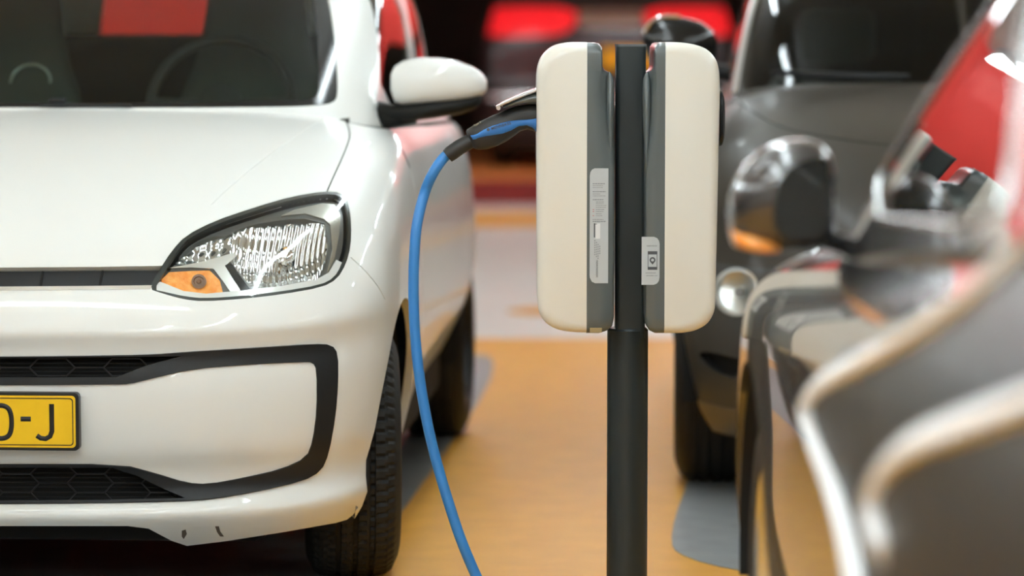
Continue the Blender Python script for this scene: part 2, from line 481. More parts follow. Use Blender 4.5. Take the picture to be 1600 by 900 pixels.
# ================================================================== THE SETTING
def simple(name, m, boxes, kind='structure', bevel=0.):
    mb = MB()
    for b in boxes: mb.box(*b, bevel=bevel)
    o = mb.build(name, m, smooth=False); o['kind'] = kind; return o
M['floor_yellow'] = mat('floor_yellow', (.74, .36, .038), .40, noise=(9, 0, (.66, .31, .03)), bump=(260, .35), spec=.45)
M['floor_white'] = mat('floor_white', (.78, .79, .74), .33, noise=(4, 0, (.70, .71, .67)), bump=(200, .2))
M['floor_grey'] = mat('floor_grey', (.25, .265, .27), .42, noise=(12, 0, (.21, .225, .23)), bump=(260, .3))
M['ceiling'] = mat('ceiling', (.78, .79, .77), .8, noise=(3, 0, (.7, .71, .69)))
M['wall_brown'] = mat('wall_brown', (.055, .035, .028), .8, noise=(2, 0, (.04, .026, .02)))
M['wall_grey'] = mat('wall_grey', (.20, .185, .165), .8, noise=(2, 0, (.15, .14, .125)))
M['wall_pale'] = mat('wall_pale', (.74, .74, .72), .8, noise=(2, 0, (.66, .66, .64)))
M['wall_red'] = mat('wall_red', (.92, .055, .04), .45, noise=(2, 0, (.86, .045, .033)))
M['kerb_red'] = mat('kerb_red', (.30, .02, .015), .5, noise=(4, 0, (.24, .016, .012)))
M['kerb_orange'] = mat('kerb_orange', (.95, .40, .12), .4, noise=(3, 0, (.88, .35, .09)))
fl = simple('floor', M['floor_white'], [(-14, 16, -4, 36, -.3, 0)])
simple('ceiling', M['ceiling'], [(-14, 16, -4, 36, CEIL, CEIL+.2)])
simple('wall_back', M['wall_brown'], [(-14, 16, 32, 32.3, 0, CEIL)])
simple('wall_left', M['wall_grey'], [(-14.3, -14, -4, 36, 0, CEIL)])
simple('wall_right', M['wall_grey'], [(16, 16.3, -4, 36, 0, CEIL)])
simple('wall_front', M['wall_pale'], [(-14, 16, -4.3, -4, 0, CEIL)])
def flat(name, m, pts, z):
    mb = MB(); mb.prism(pts, lambda a, b: (a, b, 0.), lambda a, b: (a, b, z))
    o = mb.build(name, m, smooth=False); o['kind'] = 'structure'; return o
flat('trim_1', M['floor_yellow'], [(-14, -4), (16, -4), (16, 11.8), (-14, 11.8)], .002)       # painted bay field
flat('trim_2', M['floor_yellow'], [(-14, 18.9), (16, 18.9), (16, 20.4), (-14, 20.4)], .002)   # stripe beyond the aisle
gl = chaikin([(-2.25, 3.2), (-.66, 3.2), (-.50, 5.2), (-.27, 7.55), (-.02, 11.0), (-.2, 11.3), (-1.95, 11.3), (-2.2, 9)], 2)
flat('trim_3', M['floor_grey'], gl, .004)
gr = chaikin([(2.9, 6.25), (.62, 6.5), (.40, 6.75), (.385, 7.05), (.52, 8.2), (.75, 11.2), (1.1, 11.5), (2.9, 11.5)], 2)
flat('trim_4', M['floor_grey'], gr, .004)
flat('trim_5', M['floor_yellow'], chaikin([(-.02, 12.75), (1.2, 12.75), (1.2, 13.25), (-.02, 13.25)], 2), .003)
simple('trim_6', M['kerb_red'], [(-14, 16, 21.45, 21.75, 0, .17)])
simple('trim_7', M['kerb_orange'], [(-14, 16, 21.75, 32, 0, .17)])
simple('trim_8', M['wall_red'], [(-14, 16, 19.6, 20.1, 1.56, CEIL)])                          # red bulkhead over the far edge of the aisle
simple('trim_9', M['wall_red'], [(-3.9, -1.9, 23.2, 23.6, .14, CEIL)], bevel=0)              # red wall section behind the white car
# ceiling luminaires
M['tube'] = mat('tube', (1, 1, 1), .4, emit=(.85, .96, 1.0), es=TUBE_STRENGTH)
M['lamp_body'] = mat('lamp_body', (.8, .8, .8), .5)
for i, (x, y, z, L, ax) in enumerate(TUBES):
    mb = MB(); mb.box(-L/2-.03, L/2+.03, -.07, .07, .045, .115, .01)
    for s in (-1, 1): mb.box(s*(L/2+.01)-.012, s*(L/2+.01)+.012, -.045, .045, -.01, .05, .004)
    o = mb.build('ceiling_light', M['lamp_body']); o.location = (x, y, z); o.rotation_euler.z = math.pi/2 if ax == 'y' else 0
    t = MB().tube([(-L/2, 0, .015), (L/2, 0, .015)], .026, 12).build('fluorescent_tube', M['tube'], o)
    tag(o, 'white batten ceiling light with a single fluorescent tube', 'ceiling light', 'ceiling lights over the bays')
# ================================================================== THE WHITE CAR
WT = Vector((-1.167, 6.0, 0)); WA = math.radians(-3.5)
car = empty('car', WT, WA, label='white compact hatchback with yellow plate parked left of the charging post', cat='car')
W = Frame(WT, WA)
def wsx(z):
    k = max(0, min(1, (.50-z)/.30)); k = k*k*(3-2*k)
    return (1-.02*k, 1-.075*k, 1.003-.105*k, 1.003-.115*k, 1-.11*k, .985-.10*k)
rows = [crow(*r, sx=wsx(r[0])) for r in [
    (.13, .11, .20, .846, .17, 3.36), (.175, .045, .215, .853, .20, 3.38), (.205, .012, .22, .859, .225, 3.40), (.228, -.006, .22, .864, .25, 3.41), (.245, .002, .22, .867, .27, 3.42), (.262, .020, .22, .870, .285, 3.43),
    (.29, .030, .22, .873, .31, 3.44), (.325, .022, .22, .877, .345, 3.46), (.35, .006, .22, .879, .37, 3.46), (.375, -.004, .22, .878, .395, 3.48), (.42, -.008, .22, .880, .44, 3.48), (.48, -.008, .22, .883, .50, 3.48),
    (.53, -.002, .22, .885, .55, 3.46), (.56, .008, .22, .885, .585, 3.45), (.59, .004, .22, .885, .615, 3.44), (.612, -.006, .22, .885, .64, 3.43), (.63, -.002, .222, .885, .665, 3.42), (.665, .016, .226, .883, .705, 3.40), (.70, .036, .24, .880, .75, 3.38),
    (.745, .064, .26, .877, .80, 3.36), (.775, .088, .28, .872, .835, 3.34), (.82, .14, .28, .867, .865, 3.32), (.87, .24, .27, .862, .895, 3.30), (.925, .38, .25, .852, .93, 3.28),
    (.975, .55, .23, .842, .96, 3.26), (1.02, .74, .20, .82, .985, 3.24), (1.05, .92, .17, .785, 1.01, 3.22), (1.06, 1.0, .16, .76, 1.02, 3.22)]]
WS = Surf(rows, 190, 150)
px = lambda pts, **k: W.px(WS, pts, **k)
HL = chaikin([(232, 451), (247, 425), (268, 392), (290, 368), (335, 345), (400, 323), (455, 307), (505, 299), (532, 300), (545, 318), (549, 350), (548, 385), (541, 412), (527, 436), (503, 449), (440, 460), (380, 467), (318, 471), (288, 468), (255, 459)], 1)
reg = {}
reg['under'] = [bottom(px([(-110, 822), (150, 822), (200, 822), (232, 826), (268, 845), (292, 853), (350, 846), (440, 832), (525, 817), (542, 812), (552, 805), (558, 796)], closed=False))]
reg['arch'] = [arch(WS, .62, .295, .345, .17)]
_u = px([(-110, 822), (150, 822), (200, 822), (232, 826), (268, 845), (292, 853), (350, 846), (440, 832), (525, 817), (542, 812), (552, 804), (560, 792)], closed=False)
reg['under'] = [bottom(_u+[(reg['arch'][0][0][0]+.03, _u[-1][1]+.25)])]
reg['rear_arch'] = [arch(WS, 2.98, .295, .34, .17)]
reg['strip'] = [px([(-120, 418), (0, 418), (150, 417), (272, 415), (232, 452), (150, 453), (0, 454), (-120, 454)])]
reg['ring'] = [px(chaikin([(-120, 557), (0, 557), (120, 556), (235, 554), (300, 549), (400, 543), (490, 537), (516, 538), (526, 553), (526, 600), (522, 650), (512, 706), (500, 735), (472, 752), (400, 769), (330, 781), (285, 784), (150, 787), (0, 788), (-120, 788)], 1))]
reg['hole'] = [px(chaikin([(-120, 602), (0, 602), (180, 601), (203, 600), (228, 594), (300, 577), (385, 570), (470, 566), (488, 566), (494, 578), (494, 640), (488, 688), (478, 714), (440, 732), (380, 746), (325, 756), (292, 754), (245, 739), (190, 724), (0, 724), (-120, 724)], 1))]
reg['grille_up'] = [px([(-120, 559), (0, 559), (120, 558), (225, 557), (285, 556), (262, 562), (228, 572), (182, 590), (100, 590), (0, 590), (-120, 590)])]
reg['grille_low'] = [px([(-120, 728), (0, 728), (175, 728), (215, 742), (260, 766), (290, 780), (150, 783), (0, 784), (-120, 784)])]
reg['lamp'] = [W.px(WS, HL)]
reg['lamp_gap'] = []
lines = [([(511, 299), (520, 278), (533, 250), (543, 226), (547, 212), (544, 196), (537, 183), (527, 173)], 2.2)]
reg['seam'] = [px(stroke(chaikin(l, 1, False), w), step=4) for l, w in lines]
reg['seam_soft'] = [px(stroke(chaikin(l, 2, False), w), step=5) for l, w in [([(548, 402), (570, 422), (590, 446), (602, 468)], 1.5)]]
door = [[(1.14, .30), (1.10, .5), (1.06, .75), (1.08, .97)], [(2.33, .30), (2.36, .6), (2.34, .97)]]
reg['door_seam'], reg['door_seam_rear'] = [[yz(WS, stroke(d, .007), .05)] for d in door]
order = ['seam', 'seam_soft', 'door_seam', 'door_seam_rear', 'ring', 'hole', 'grille_up', 'grille_low', 'strip', 'lamp', 'arch', 'rear_arch', 'under']
spec = {'body': dict(mat=M['white_paint'], obj='body', rim=.02),
    'hole': dict(mat=M['white_paint'], obj='bumper_panel', off=.002, rim=.012, parent='body'),
    'seam': dict(mat=M['seam'], obj='bonnet_seam', off=-.004, mirror=False, parent='body'), 'seam_soft': dict(mat=M['seam_soft'], obj='wing_seam', off=-.002, mirror=False, parent='body'),
    'door_seam': dict(mat=M['seam'], obj='door_seam', off=-.003, parent='body', mirror=False), 'door_seam_rear': dict(mat=M['seam'], obj='door_seam', off=-.003, parent='body', mirror=False),
    'ring': dict(mat=M['dark_plastic'], obj='bumper_trim', off=.006, rim=.02),
    'grille_up': dict(mat=M['void'], obj='upper_grille', off=-.03, rim=.03, rimdir=1), 'grille_low': dict(mat=M['void'], obj='lower_grille', off=-.03, rim=.03, rimdir=1),
    'strip': dict(mat=M['void'], obj='front_grille', off=-.018)}
WB = shell(WS, [(k, reg[k]) for k in order], spec, car)
body = WB['body']
# --- grille bars: honeycomb outlines and slats, clipped to their openings
def clipline(surf, pts, poly, step=3):
    uv = W.px(surf, pts, step=step, closed=False)
    if not uv: return []
    ok = inside(poly, np.array(uv)); out = []; cur = []
    for q, k in zip(uv, ok):
        if k: cur.append(q)
        elif cur: out.append(cur); cur = []
    if cur: out.append(cur)
    return [c for c in out if len(c) > 1]
hexl = []; slat = []
def hexes(key, yc, h, x0, W2):      # elongated cells side by side, joined by short level bars
    poly = reg[key][0]
    for k in range(-3, 7):
        cx = x0+k*W2; a, c = W2*.19, W2*.31
        top = [(cx-c, yc), (cx-a, yc-h/2), (cx+a, yc-h/2), (cx+c, yc), (cx+a, yc+h/2), (cx-a, yc+h/2), (cx-c, yc)]
        for p, q in list(zip(top[:-1], top[1:]))+[((cx+c, yc), (cx+W2-c, yc))]: hexl.extend(clipline(WS, [p, q], poly))
hexes('grille_up', 574, 27, 81, 116); hexes('grille_low', 742, 27, 83, 116); hexes('grille_low', 769, 27, 83, 116)
for key, ya, yb in (('grille_up', 558, 591), ('grille_low', 728, 784)):
    for yy in np.arange(ya+3, yb, 6.2): slat += clipline(WS, [(-120, yy), (300, yy)], reg[key][0])
hx = strips(WS, hexl, .0016, 'grille_mesh', M['dark_plastic'], WB['grille_up'], -.004)
sl = strips(WS, slat, .0013, 'grille_slat', M['void'], WB['grille_up'], -.014)
# front strip: slats, ribs and the chrome line
sp = reg['strip'][0]
patch(WS, px([(-120, 420), (0, 420), (266, 418), (240, 444), (150, 445), (0, 446), (-120, 446)]), -.012, 'grille_insert', M['dark_plastic'], WB['strip'], rim=.01)
for l in ([(66, 421), (62, 445)], [(160, 420), (155, 444)]): strips(WS, [W.px(WS, l, closed=False, step=5)], .0025, 'grille_rib', M['void'], WB['strip'], -.009)
patch(WS, px([(-120, 448), (0, 448), (150, 447), (238, 446), (234, 452), (150, 453), (0, 454), (-120, 454)], step=5), .001, 'chrome_strip', M['chrome'], WB['strip'], rim=.008, step=.05)
# --- headlight
hl_uv = W.px(WS, HL)
lampo = patch(WS, hl_uv, -.115, 'headlight', M['void'], car, rim=.115, rimdir=1)
frame_in = chaikin([(246, 452), (262, 424), (281, 392), (300, 373), (340, 353), (402, 332), (458, 315), (505, 307), (528, 307), (538, 322), (541, 350), (540, 382), (532, 408), (519, 430), (498, 441), (440, 451), (380, 458), (322, 462), (290, 459), (262, 454)], 1)
patch(WS, hl_uv, -.0005, 'headlight_frame', mat('lamp_frame', (.03, .035, .033), .25), lampo, holes=[W.px(WS, chaikin([(240, 452), (258, 424), (278, 390), (297, 370), (340, 349), (402, 328), (458, 311), (505, 303), (530, 304), (541, 320), (545, 350), (544, 384), (536, 411), (522, 434), (500, 445), (440, 455), (380, 462), (320, 466), (289, 463), (258, 456)], 1))], step=.035, rim=.01)
M['lamp_grey'] = mat('lamp_grey', (.40, .38, .34), .22, .75)
M['lamp_dark'] = mat('lamp_dark', (.12, .12, .115), .3, .5)
M['lamp_silver'] = mat('lamp_silver', (.80, .81, .80), .2, .85)
def lp(pts, off, name, m, parent=None, rim=.0, holes=(), sm=0, step=None, rimdir=-1):
    return patch(WS, W.px(WS, pts, step=5, smooth=sm), off, name, m, parent or lampo, rim=rim, rimdir=rimdir, step=step, holes=[W.px(WS, h, step=5) for h in holes])
refl = [(366, 352), (402, 341), (450, 334), (478, 333), (510, 341), (517, 375), (512, 405), (500, 432), (455, 441), (412, 446), (393, 441), (374, 420), (361, 402), (359, 375)]
# bezel covers everything but the openings
drl = [(268, 410), (284, 390), (306, 371), (334, 361), (352, 362), (364, 355), (362, 384), (340, 396), (310, 404), (284, 408)]
turn = [(252, 432), (264, 420), (300, 418), (328, 417), (344, 433), (349, 452), (322, 455), (288, 451), (252, 437)]
lp(frame_in, -.014, 'headlight_bezel', M['lamp_dark'], holes=[refl, drl, turn], rim=.03, step=.03)
lp([(459, 322), (505, 311), (524, 313), (534, 330), (533, 360), (526, 400), (512, 428), (522, 385), (518, 345), (508, 336), (478, 327), (440, 331)], -.010, 'bezel_panel', M['lamp_grey'], rim=.02)
lp([(264, 415), (305, 407), (340, 398), (366, 390), (372, 394), (354, 410), (366, 430), (376, 450), (362, 455), (352, 440), (334, 416), (300, 414)], -.009, 'silver_wing', M['lamp_silver'], rim=.02)
lp([(352, 411), (362, 408), (376, 428), (392, 449), (378, 452), (366, 434)], -.008, 'black_wing', M['black_gloss'], rim=.015)
lp([(236, 449), (250, 438), (287, 453), (322, 457), (380, 452), (440, 445), (495, 435), (515, 424), (527, 404), (536, 408), (525, 433), (500, 446), (440, 456), (380, 463), (320, 467), (289, 464), (258, 457)], -.005, 'light_strip', mat('light_strip', (.9, .92, .92), .15, .3, 1), rim=.01)
# reflector bowl with vertical flutes
M['reflector'] = mat('reflector', (.78, .80, .80), .06, 1)
ruv = W.px(WS, refl, step=6); rc = np.array(ruv).mean(0)
def bowl(depth, flutes, rc_, ruv_):
    ext = np.array(ruv_); sx_, sy_ = np.ptp(ext[:, 0])/2, np.ptp(ext[:, 1])/2
    def f(U):
        r2 = np.clip(((U[:, 0]-rc_[0])/sx_)**2+((U[:, 1]-rc_[1])/sy_)**2, 0, 1.2)
        ph = U[:, 0]/(sx_*2)*flutes
        return -.020-depth*(1-r2*.8)+.0045*np.abs(np.sin(ph*math.pi))+.0012*np.sin(U[:, 1]/sy_*11)
    return f
patch(WS, ruv, bowl(.045, 17, rc, ruv), 'reflector', M['reflector'], lampo, step=np.ptp(np.array(ruv)[:, 0])/70)
duv = W.px(WS, drl, step=5)
patch(WS, duv, bowl(.02, 5, np.array(duv).mean(0), duv), 'day_light_reflector', mat('drl', (.55, .58, .58), .12, .9), lampo, step=np.ptp(np.array(duv)[:, 0])/30)
patch(WS, W.px(WS, turn, step=5), -.013, 'indicator_lens', M['orange_lens'], lampo, rim=.02)
def at(surf, frame, p, off):
    u = frame.px(surf, [p, (p[0]+.5, p[1])], step=9, closed=False)[0]
    return Vector((surf.ev([u[0]], [u[1]])+surf.nrm([u[0]], [u[1]])*off)[0]), Vector(surf.nrm([u[0]], [u[1]])[0])
def disc(surf, frame, p, off, r, name, m, parent, prof=None, mirror=True, n=24):
    c, nn = at(surf, frame, p, off); nn = (nn+Vector((0, -1.6, 0))).normalized()
    prof = prof or [(-.02, r), (0, r), (.004, r*.85), (.002, r*.6), (.006, 0)]
    mb = MB(); mb.lathe(prof, 'z', (0, 0, 0), n)
    mb.bm.transform(Matrix.Translation(c) @ nn.to_track_quat('Z', 'Y').to_matrix().to_4x4())
    return mb.build(name, m, parent, mirror=mirror)
disc(WS, W, (451, 381), -.034, .019, 'bulb_cap', M['chrome'], lampo)
disc(WS, W, (311, 437), -.008, .0155, 'indicator_bulb', mat('bulb_ring', (.20, .09, .03), .25), lampo, [(-.01, .0155), (.004, .0155), (.004, .011), (0, .010), (0, .005), (.003, .004), (.004, 0)])
patch(WS, hl_uv, .0035, 'headlight_lens', M['lamp_lens'], lampo, step=np.ptp(np.array(hl_uv)[:, 0])/44)
# --- licence plate
pc, pn = at(WS, W, (62, 657), 0)
pf = lambda s, t, d: None
plate = MB(); PW, PH = .266, .060
for (w_, h_, d0, d1, mt) in ():
    pass
zc = .437; py0 = -.03
def rrect(w, h, r, n=5):
    o = []
    for cx, cz, a in ((w-r, h-r, 0), (-w+r, h-r, 90), (-w+r, -h+r, 180), (w-r, -h+r, 270)):
        for k in range(n+1):
            t = math.radians(a+90*k/n); o.append((cx+r*math.cos(t), cz+r*math.sin(t)))
    return o
mb = MB(); mb.prism(rrect(.267, .061, .01), lambda a, b: (a, py0+.022, zc+b), lambda a, b: (a, py0, zc+b))
lpz = mb.build('license_plate', M['plate_black'], car, smooth=False, bevel=.002)
mb = MB(); mb.prism(rrect(.260, .0545, .008), lambda a, b: (a, py0+.002, zc+b), lambda a, b: (a, py0-.0015, zc+b)); mb.build('plate_panel', M['plate_yellow'], lpz, smooth=False)
mb = MB(); o_ = rrect(.2555, .0500, .007); i_ = rrect(.2535, .0480, .006)
mb.rings([[(a, py0-.0021, zc+b) for a, b in o_], [(a, py0-.0021, zc+b) for a, b in i_]], cap=False); mb.build('plate_border', M['plate_black'], lpz, smooth=False)
def plx(x):  # plate local x of an image column
    return (x-(-75))/747.
def loc_stroke(name, pts, r):
    mb = MB(); mb.tube([(a, py0-.002, b) for a, b in pts], r, 4, flat=1.0)
    for v in mb.bm.verts: v.co.y = py0-.0015+(v.co.y-py0+.002)*.25
    return mb.build(name, M['plate_black'], lpz, smooth=False)
zr = lambda yy: zc+(657-yy)/750.
O = spline([(plx(2), zr(632)), (plx(13), zr(636)), (plx(18), zr(648)), (plx(18), zr(668)), (plx(13), zr(680)), (plx(2), zr(684)), (plx(-9), zr(680)), (plx(-14), zr(668)), (plx(-14), zr(648)), (plx(-9), zr(636))], 5, True)
loc_stroke('plate_character', [tuple(p) for p in O]+[tuple(O[0]), tuple(O[1])], .0052)
loc_stroke('plate_character', [(plx(33), zr(653)), (plx(49), zr(653))], .0052)
loc_stroke('plate_character', [(plx(82), zr(629)), (plx(82), zr(660)), (plx(82), zr(672)), (plx(79), zr(680)), (plx(72), zr(684)), (plx(64), zr(683)), (plx(58), zr(679))], .0052)
# --- greenhouse
WG = Surf([crow(*r) for r in [
    (1.035, .97, .16, .775, 1.00, 3.24), (1.06, 1.0, .16, .765, 1.03, 3.24), (1.12, 1.075, .16, .755, 1.10, 3.22), (1.19, 1.175, .16, .745, 1.18, 3.19), (1.26, 1.28, .17, .735, 1.255, 3.15),
    (1.33, 1.40, .18, .72, 1.325, 3.11), (1.39, 1.52, .19, .70, 1.385, 3.06), (1.435, 1.65, .2, .69, 1.435, 3.0), (1.465, 1.8, .2, .64, 1.468, 2.92), (1.485, 2.0, .15, .52, 1.49, 2.8), (1.495, 2.15, .08, .30, 1.50, 2.65), (1.5, 2.25, .04, .05, 1.503, 2.5)]], 130, 70)
wind = W.px(WG, chaikin([(-130, 168), (0, 168), (300, 168), (440, 167), (495, 165), (521, 161), (528, 148), (527, 110), (522, 50), (514, 0), (505, -35), (480, -46), (300, -58), (-130, -64)], 1))
wind = [(u, v) for u, v in wind]
win_in = W.px(WG, [(-130, 160), (0, 160), (300, 159), (470, 155), (494, 150), (499, 140), (497, 60), (490, 0), (486, -30), (-130, -52)])
side1 = yz(WG, [(1.33, 1.045), (2.20, 1.045), (2.22, 1.38), (1.80, 1.39), (1.62, 1.33)], smooth=1)
side2 = yz(WG, [(2.36, 1.05), (2.90, 1.08), (2.86, 1.25), (2.68, 1.38), (2.36, 1.38)], smooth=1)
rw = []
for k in range(0, 31):
    pass
rear = [(15.55, 2.2), (16, 2.0), (16, 6.0), (15.4, 6.0), (14.95, 5.6), (14.8, 2.4)]
rear = [(14.75, 2.6), (14.85, 2.2), (16, 2.15), (16, 6.2), (14.9, 6.0)]
WGo = shell(WG, [('frit', [wind]), ('wglass', [win_in]), ('side1', [side1]), ('side2', [side2]), ('rearw', [rear])], {
    'body': dict(mat=M['white_paint'], obj='roof_and_pillars', rim=.02), 'frit': dict(mat=M['black_gloss'], obj='windscreen_border', off=-.003, rim=.01),
    'wglass': dict(mat=M['glass'], obj='windscreen', off=-.003), 'side1': dict(mat=M['dark_glass'], obj='side_window', off=-.004),
    'side2': dict(mat=M['dark_glass'], obj='quarter_window', off=-.004), 'rearw': dict(mat=M['glass'], obj='rear_window', off=-.004)}, car)
# wiper foot on the cowl
mb = MB(); mb.box(-.02, .02, -.012, .012, 0, .012, .003); o_ = mb.build('wiper', M['dark_plastic'], car); c_, _ = at(WG, W, (58, 163), .004); o_.location = c_
mb = MB().tube([W.I @ P(x_, y_, 7.0) for x_, y_ in ((60, 163), (130, 164), (206, 166))], .004, 8); mb.build('wiper_arm', M['dark_plastic'], o_).parent = car
# --- interior
def ip(x_, y_, D): return W.I @ P(x_, y_, D)
mb = MB()
dash = []
for x_ in np.linspace(-.70, .70, 22):
    bump = .012*math.exp(-((x_-.36)/.14)**2)
    dash.append([(x_, 1.0, .80), (x_, 1.02, .98), (x_, 1.10, 1.035+bump*.3), (x_, 1.25, 1.05+bump), (x_, 1.36, 1.045+bump*1.5), (x_, 1.42, 1.0), (x_, 1.44, .75)])
mb.rings(dash, cap=True); mb.build('dashboard', M['interior'], car)
def seat(cx, parent):
    mb = MB()
    # backrest and integrated headrest, one silhouette lofted in z
    R_ = []
    for z, w, d, y in ((.62, .22, .05, 1.86), (.75, .235, .06, 1.92), (.95, .23, .06, 1.98), (1.08, .20, .055, 2.02), (1.17, .165, .05, 2.05), (1.27, .145, .05, 2.07), (1.36, .135, .045, 2.09), (1.40, .10, .03, 2.10)):
        R_.append([(cx+w*math.copysign(abs(math.cos(a))**.5, math.cos(a)), y+d*math.copysign(abs(math.sin(a))**.6, math.sin(a)), z) for a in [2*math.pi*k/28 for k in range(28)]])
    mb.rings(R_); mb.box(cx-.24, cx+.24, 1.45, 1.9, .5, .64, .05)
    mb.build('seat', M['fabric'], parent)
seat(.33, car); seat(-.36, car)
mb = MB()   # rear bench and parcel shelf
mb.box(-.62, .62, 2.62, 2.80, .55, 1.245, .04); mb.build('rear_bench', M['interior'], car)
cw = ip(345, 112, 7.75); ring = []
for k in range(49):
    a = 2*math.pi*k/48; ring.append(Vector((cw.x+.19*math.cos(a), cw.y+.19*math.sin(a)*.45, cw.z-.085+.17*math.sin(a))))
mb = MB().tube(ring, .0135, 10)
for a in (math.pi*.0, math.pi, math.pi*1.5): mb.tube([Vector((cw.x, cw.y, cw.z-.09)), Vector((cw.x+.19*math.cos(a), cw.y+.19*math.sin(a)*.45, cw.z-.085+.17*math.sin(a)))], .016, 8)
mb.lathe([(-.02, .0), (-.02, .06), (.02, .055), (.025, 0)], 'y', (cw.x, cw.y, cw.z-.09), 24)
mb.build('steering_wheel', mat('wheel_leather', (.03, .033, .03), .45), car)
gp = [ip(14+ (x_)*1.0, y_, 7.55) for x_, y_ in ((2, 130), (8, 115), (22, 104), (40, 101), (56, 108), (64, 120), (64, 130))]
MB().tube(spline(gp, 4), .004, 8).build('instrument_rim', mat('rim_grey', (.30, .34, .32), .3, .6), car)
# --- floor pan, wheel housings, lower tray, wheels
mb = MB(); mb.box(-.60, .60, .36, 3.4, .115, .30, .03); mb.box(-.80, .80, 1.02, 2.55, .19, .33, .03); mb.box(-.45, .45, .14, .40, .155, .25, .02); mb.build('underbody', M['void'], car)
for ya in (.62, 2.98):
    mb = MB(); mb.lathe([(.50, .33), (.80, .335), (.84, .345)], 'x', (0, ya, .295), 40, -.1, math.pi+.1); mb.lathe([(.50, .0), (.50, .33)], 'x', (0, ya, .295), 40, -.1, math.pi+.1)
    mb.build('wheel_housing', M['void'], car, mirror=True)
for x_, y_ in ((.868, .62), (-.868, .62), (.855, 2.98), (-.855, 2.98)): wheel(car, x_, y_, .288, .215, tread=(y_ < 1 and x_ > 0), steer=math.radians(8) if y_ < 1 else 0, rim_m='dark_plastic')
# --- side mirror
M['mirror_black'] = mat('mirror_black', (.009, .009, .008), .5, spec=.2)
def blob(prof, name, m, parent, n=28, e=.75, mirror=False, axis='x'):
    "lofted body: prof = (pos, c1, c2, r1, r2) superellipse sections"
    mb = MB(); R_ = []
    for t, cy, cz, ry, rz in prof:
        r = []
        for k in range(n):
            a = 2*math.pi*k/n; c_, s_ = math.cos(a), math.sin(a)
            yy = cy+ry*math.copysign(abs(c_)**e, c_); zz = cz+rz*math.copysign(abs(s_)**e, s_)
            r.append((t, yy, zz) if axis == 'x' else (yy, t, zz))
        R_.append(r)
    mb.rings(R_); return mb.build(name, m, parent, angle=60, mirror=mirror)
MD = 7.25
def msec(xp, top, bot, dep, cy=0.):
    a = W.I @ P(xp, top, MD); b = W.I @ P(xp, bot, MD); return (a.x, a.y+cy, (a.z+b.z)/2, dep, (a.z-b.z)/2)
mirror_o = blob([msec(*a) for a in ((612, 136, 120, .02), (613.5, 112, 146, .05), (618, 103, 160, .062), (630, 95, 165, .068), (655, 90, 165, .072), (685, 90, 163, .072), (715, 95, 160, .068), (740, 105, 155, .06), (754, 116, 149, .045), (760, 124, 142, .028), (761, 130, 136, .01))], 'side_mirror', M['white_paint'], car, mirror=True)
blob([msec(*a) for a in ((592, 158, 194, .03), (612, 163, 191, .04), (640, 160, 190, .06), (680, 155, 185, .064), (720, 152, 178, .062), (742, 148, 171, .05), (752, 146, 162, .03))], 'mirror_base', M['mirror_black'], mirror_o, mirror=True)
blob([msec(*a) for a in ((574, 170, 212, .035, .06), (584, 166, 208, .035, .02), (600, 166, 203, .035, .0), (625, 166, 198, .04, 0), (650, 166, 192, .04, 0))], 'mirror_arm', M['mirror_black'], mirror_o, mirror=True)
strips(WS, [W.px(WS, [(523, 177), (480, 200), (430, 235), (385, 270), (350, 300), (330, 320)], closed=False)], .0011, 'bonnet_crease', M['white_paint'], body, .0, mirror=False)
# scuffs on the bumper lip
for pts in ([(284, 829), (290, 827), (292, 834), (287, 842), (284, 838)], [(336, 822), (342, 822), (344, 830), (350, 838), (344, 838), (339, 831)]):
    patch(WS, W.px(WS, pts, step=3), .0006, 'scuff_mark', mat('scuff', (.12, .10, .08), .8), body, mirror=False)
for p_ in ((137, 636), (324, 738), (139, 640), (325, 591)):
    patch(WS, W.px(WS, [(p_[0]-1, p_[1]-1), (p_[0]+1.2, p_[1]-1), (p_[0]+1.2, p_[1]+1.2), (p_[0]-1, p_[1]+1)], step=3), .0006, 'scuff_mark', M['seam'], body, mirror=False)
# ================================================================== THE CHARGING STATION
CD = 6.1; CF = 5.98
st = empty('charging_station', (P(981, 450, CD).x, CD, 0), label='grey post with two cream charging cabinets standing on the yellow floor', cat='charging station')
S0 = Vector(st.location)
M['post'] = mat('post', (.030, .040, .043), .38, .3, bump=(500, .12)); M['cabinet_white'] = mat('cabinet_white', (.78, .77, .70), .30, 0, .35, .1, bump=(700, .05))
M['cabinet_grey'] = mat('cabinet_grey', (.10, .12, .122), .28, 0, .5, .12, bump=(600, .08)); M['label_grey'] = mat('label_grey', (.50, .54, .56), .45); M['ink'] = mat('ink', (.07, .08, .09), .6)
M['ink_soft'] = mat('ink_soft', (.22, .24, .26), .6); M['ink_red'] = mat('ink_red', (.5, .12, .12), .6)
def cx_(x_): return (P(x_, 300, CF).x - S0.x)
def cz_(y_): return P(900, y_, CF).z
R1, R2 = .0435, .0315
zt = P(983, 69, CD).z; zb_ = P(983, 512, CD).z
mb = MB(); mb.lathe([(0, 0), (0, R1), (zb_-.004, R1), (zb_, R1-.004), (zb_, 0)], 'z', (0, 0, 0), 48); post = mb.build('post', M['post'], st)
mb = MB(); mb.prism(rrect(R2, R2+.004, .010), lambda a, b: (a+.004, b, zb_-.02), lambda a, b: (a+.004, b, zt-.004)); up_ = mb.build('upper_post', M['post'], st, bevel=.0)
mb = MB(); mb.prism(rrect(R2+.0008, R2+.0048, .010), lambda a, b: (a+.004, b, zt-.005), lambda a, b: (a+.004, b, zt)); mb.build('post_cap', M['cabinet_grey'], up_)
mb = MB(); mb.box(-.09, .09, -.09, .09, 0, .012, .003); 
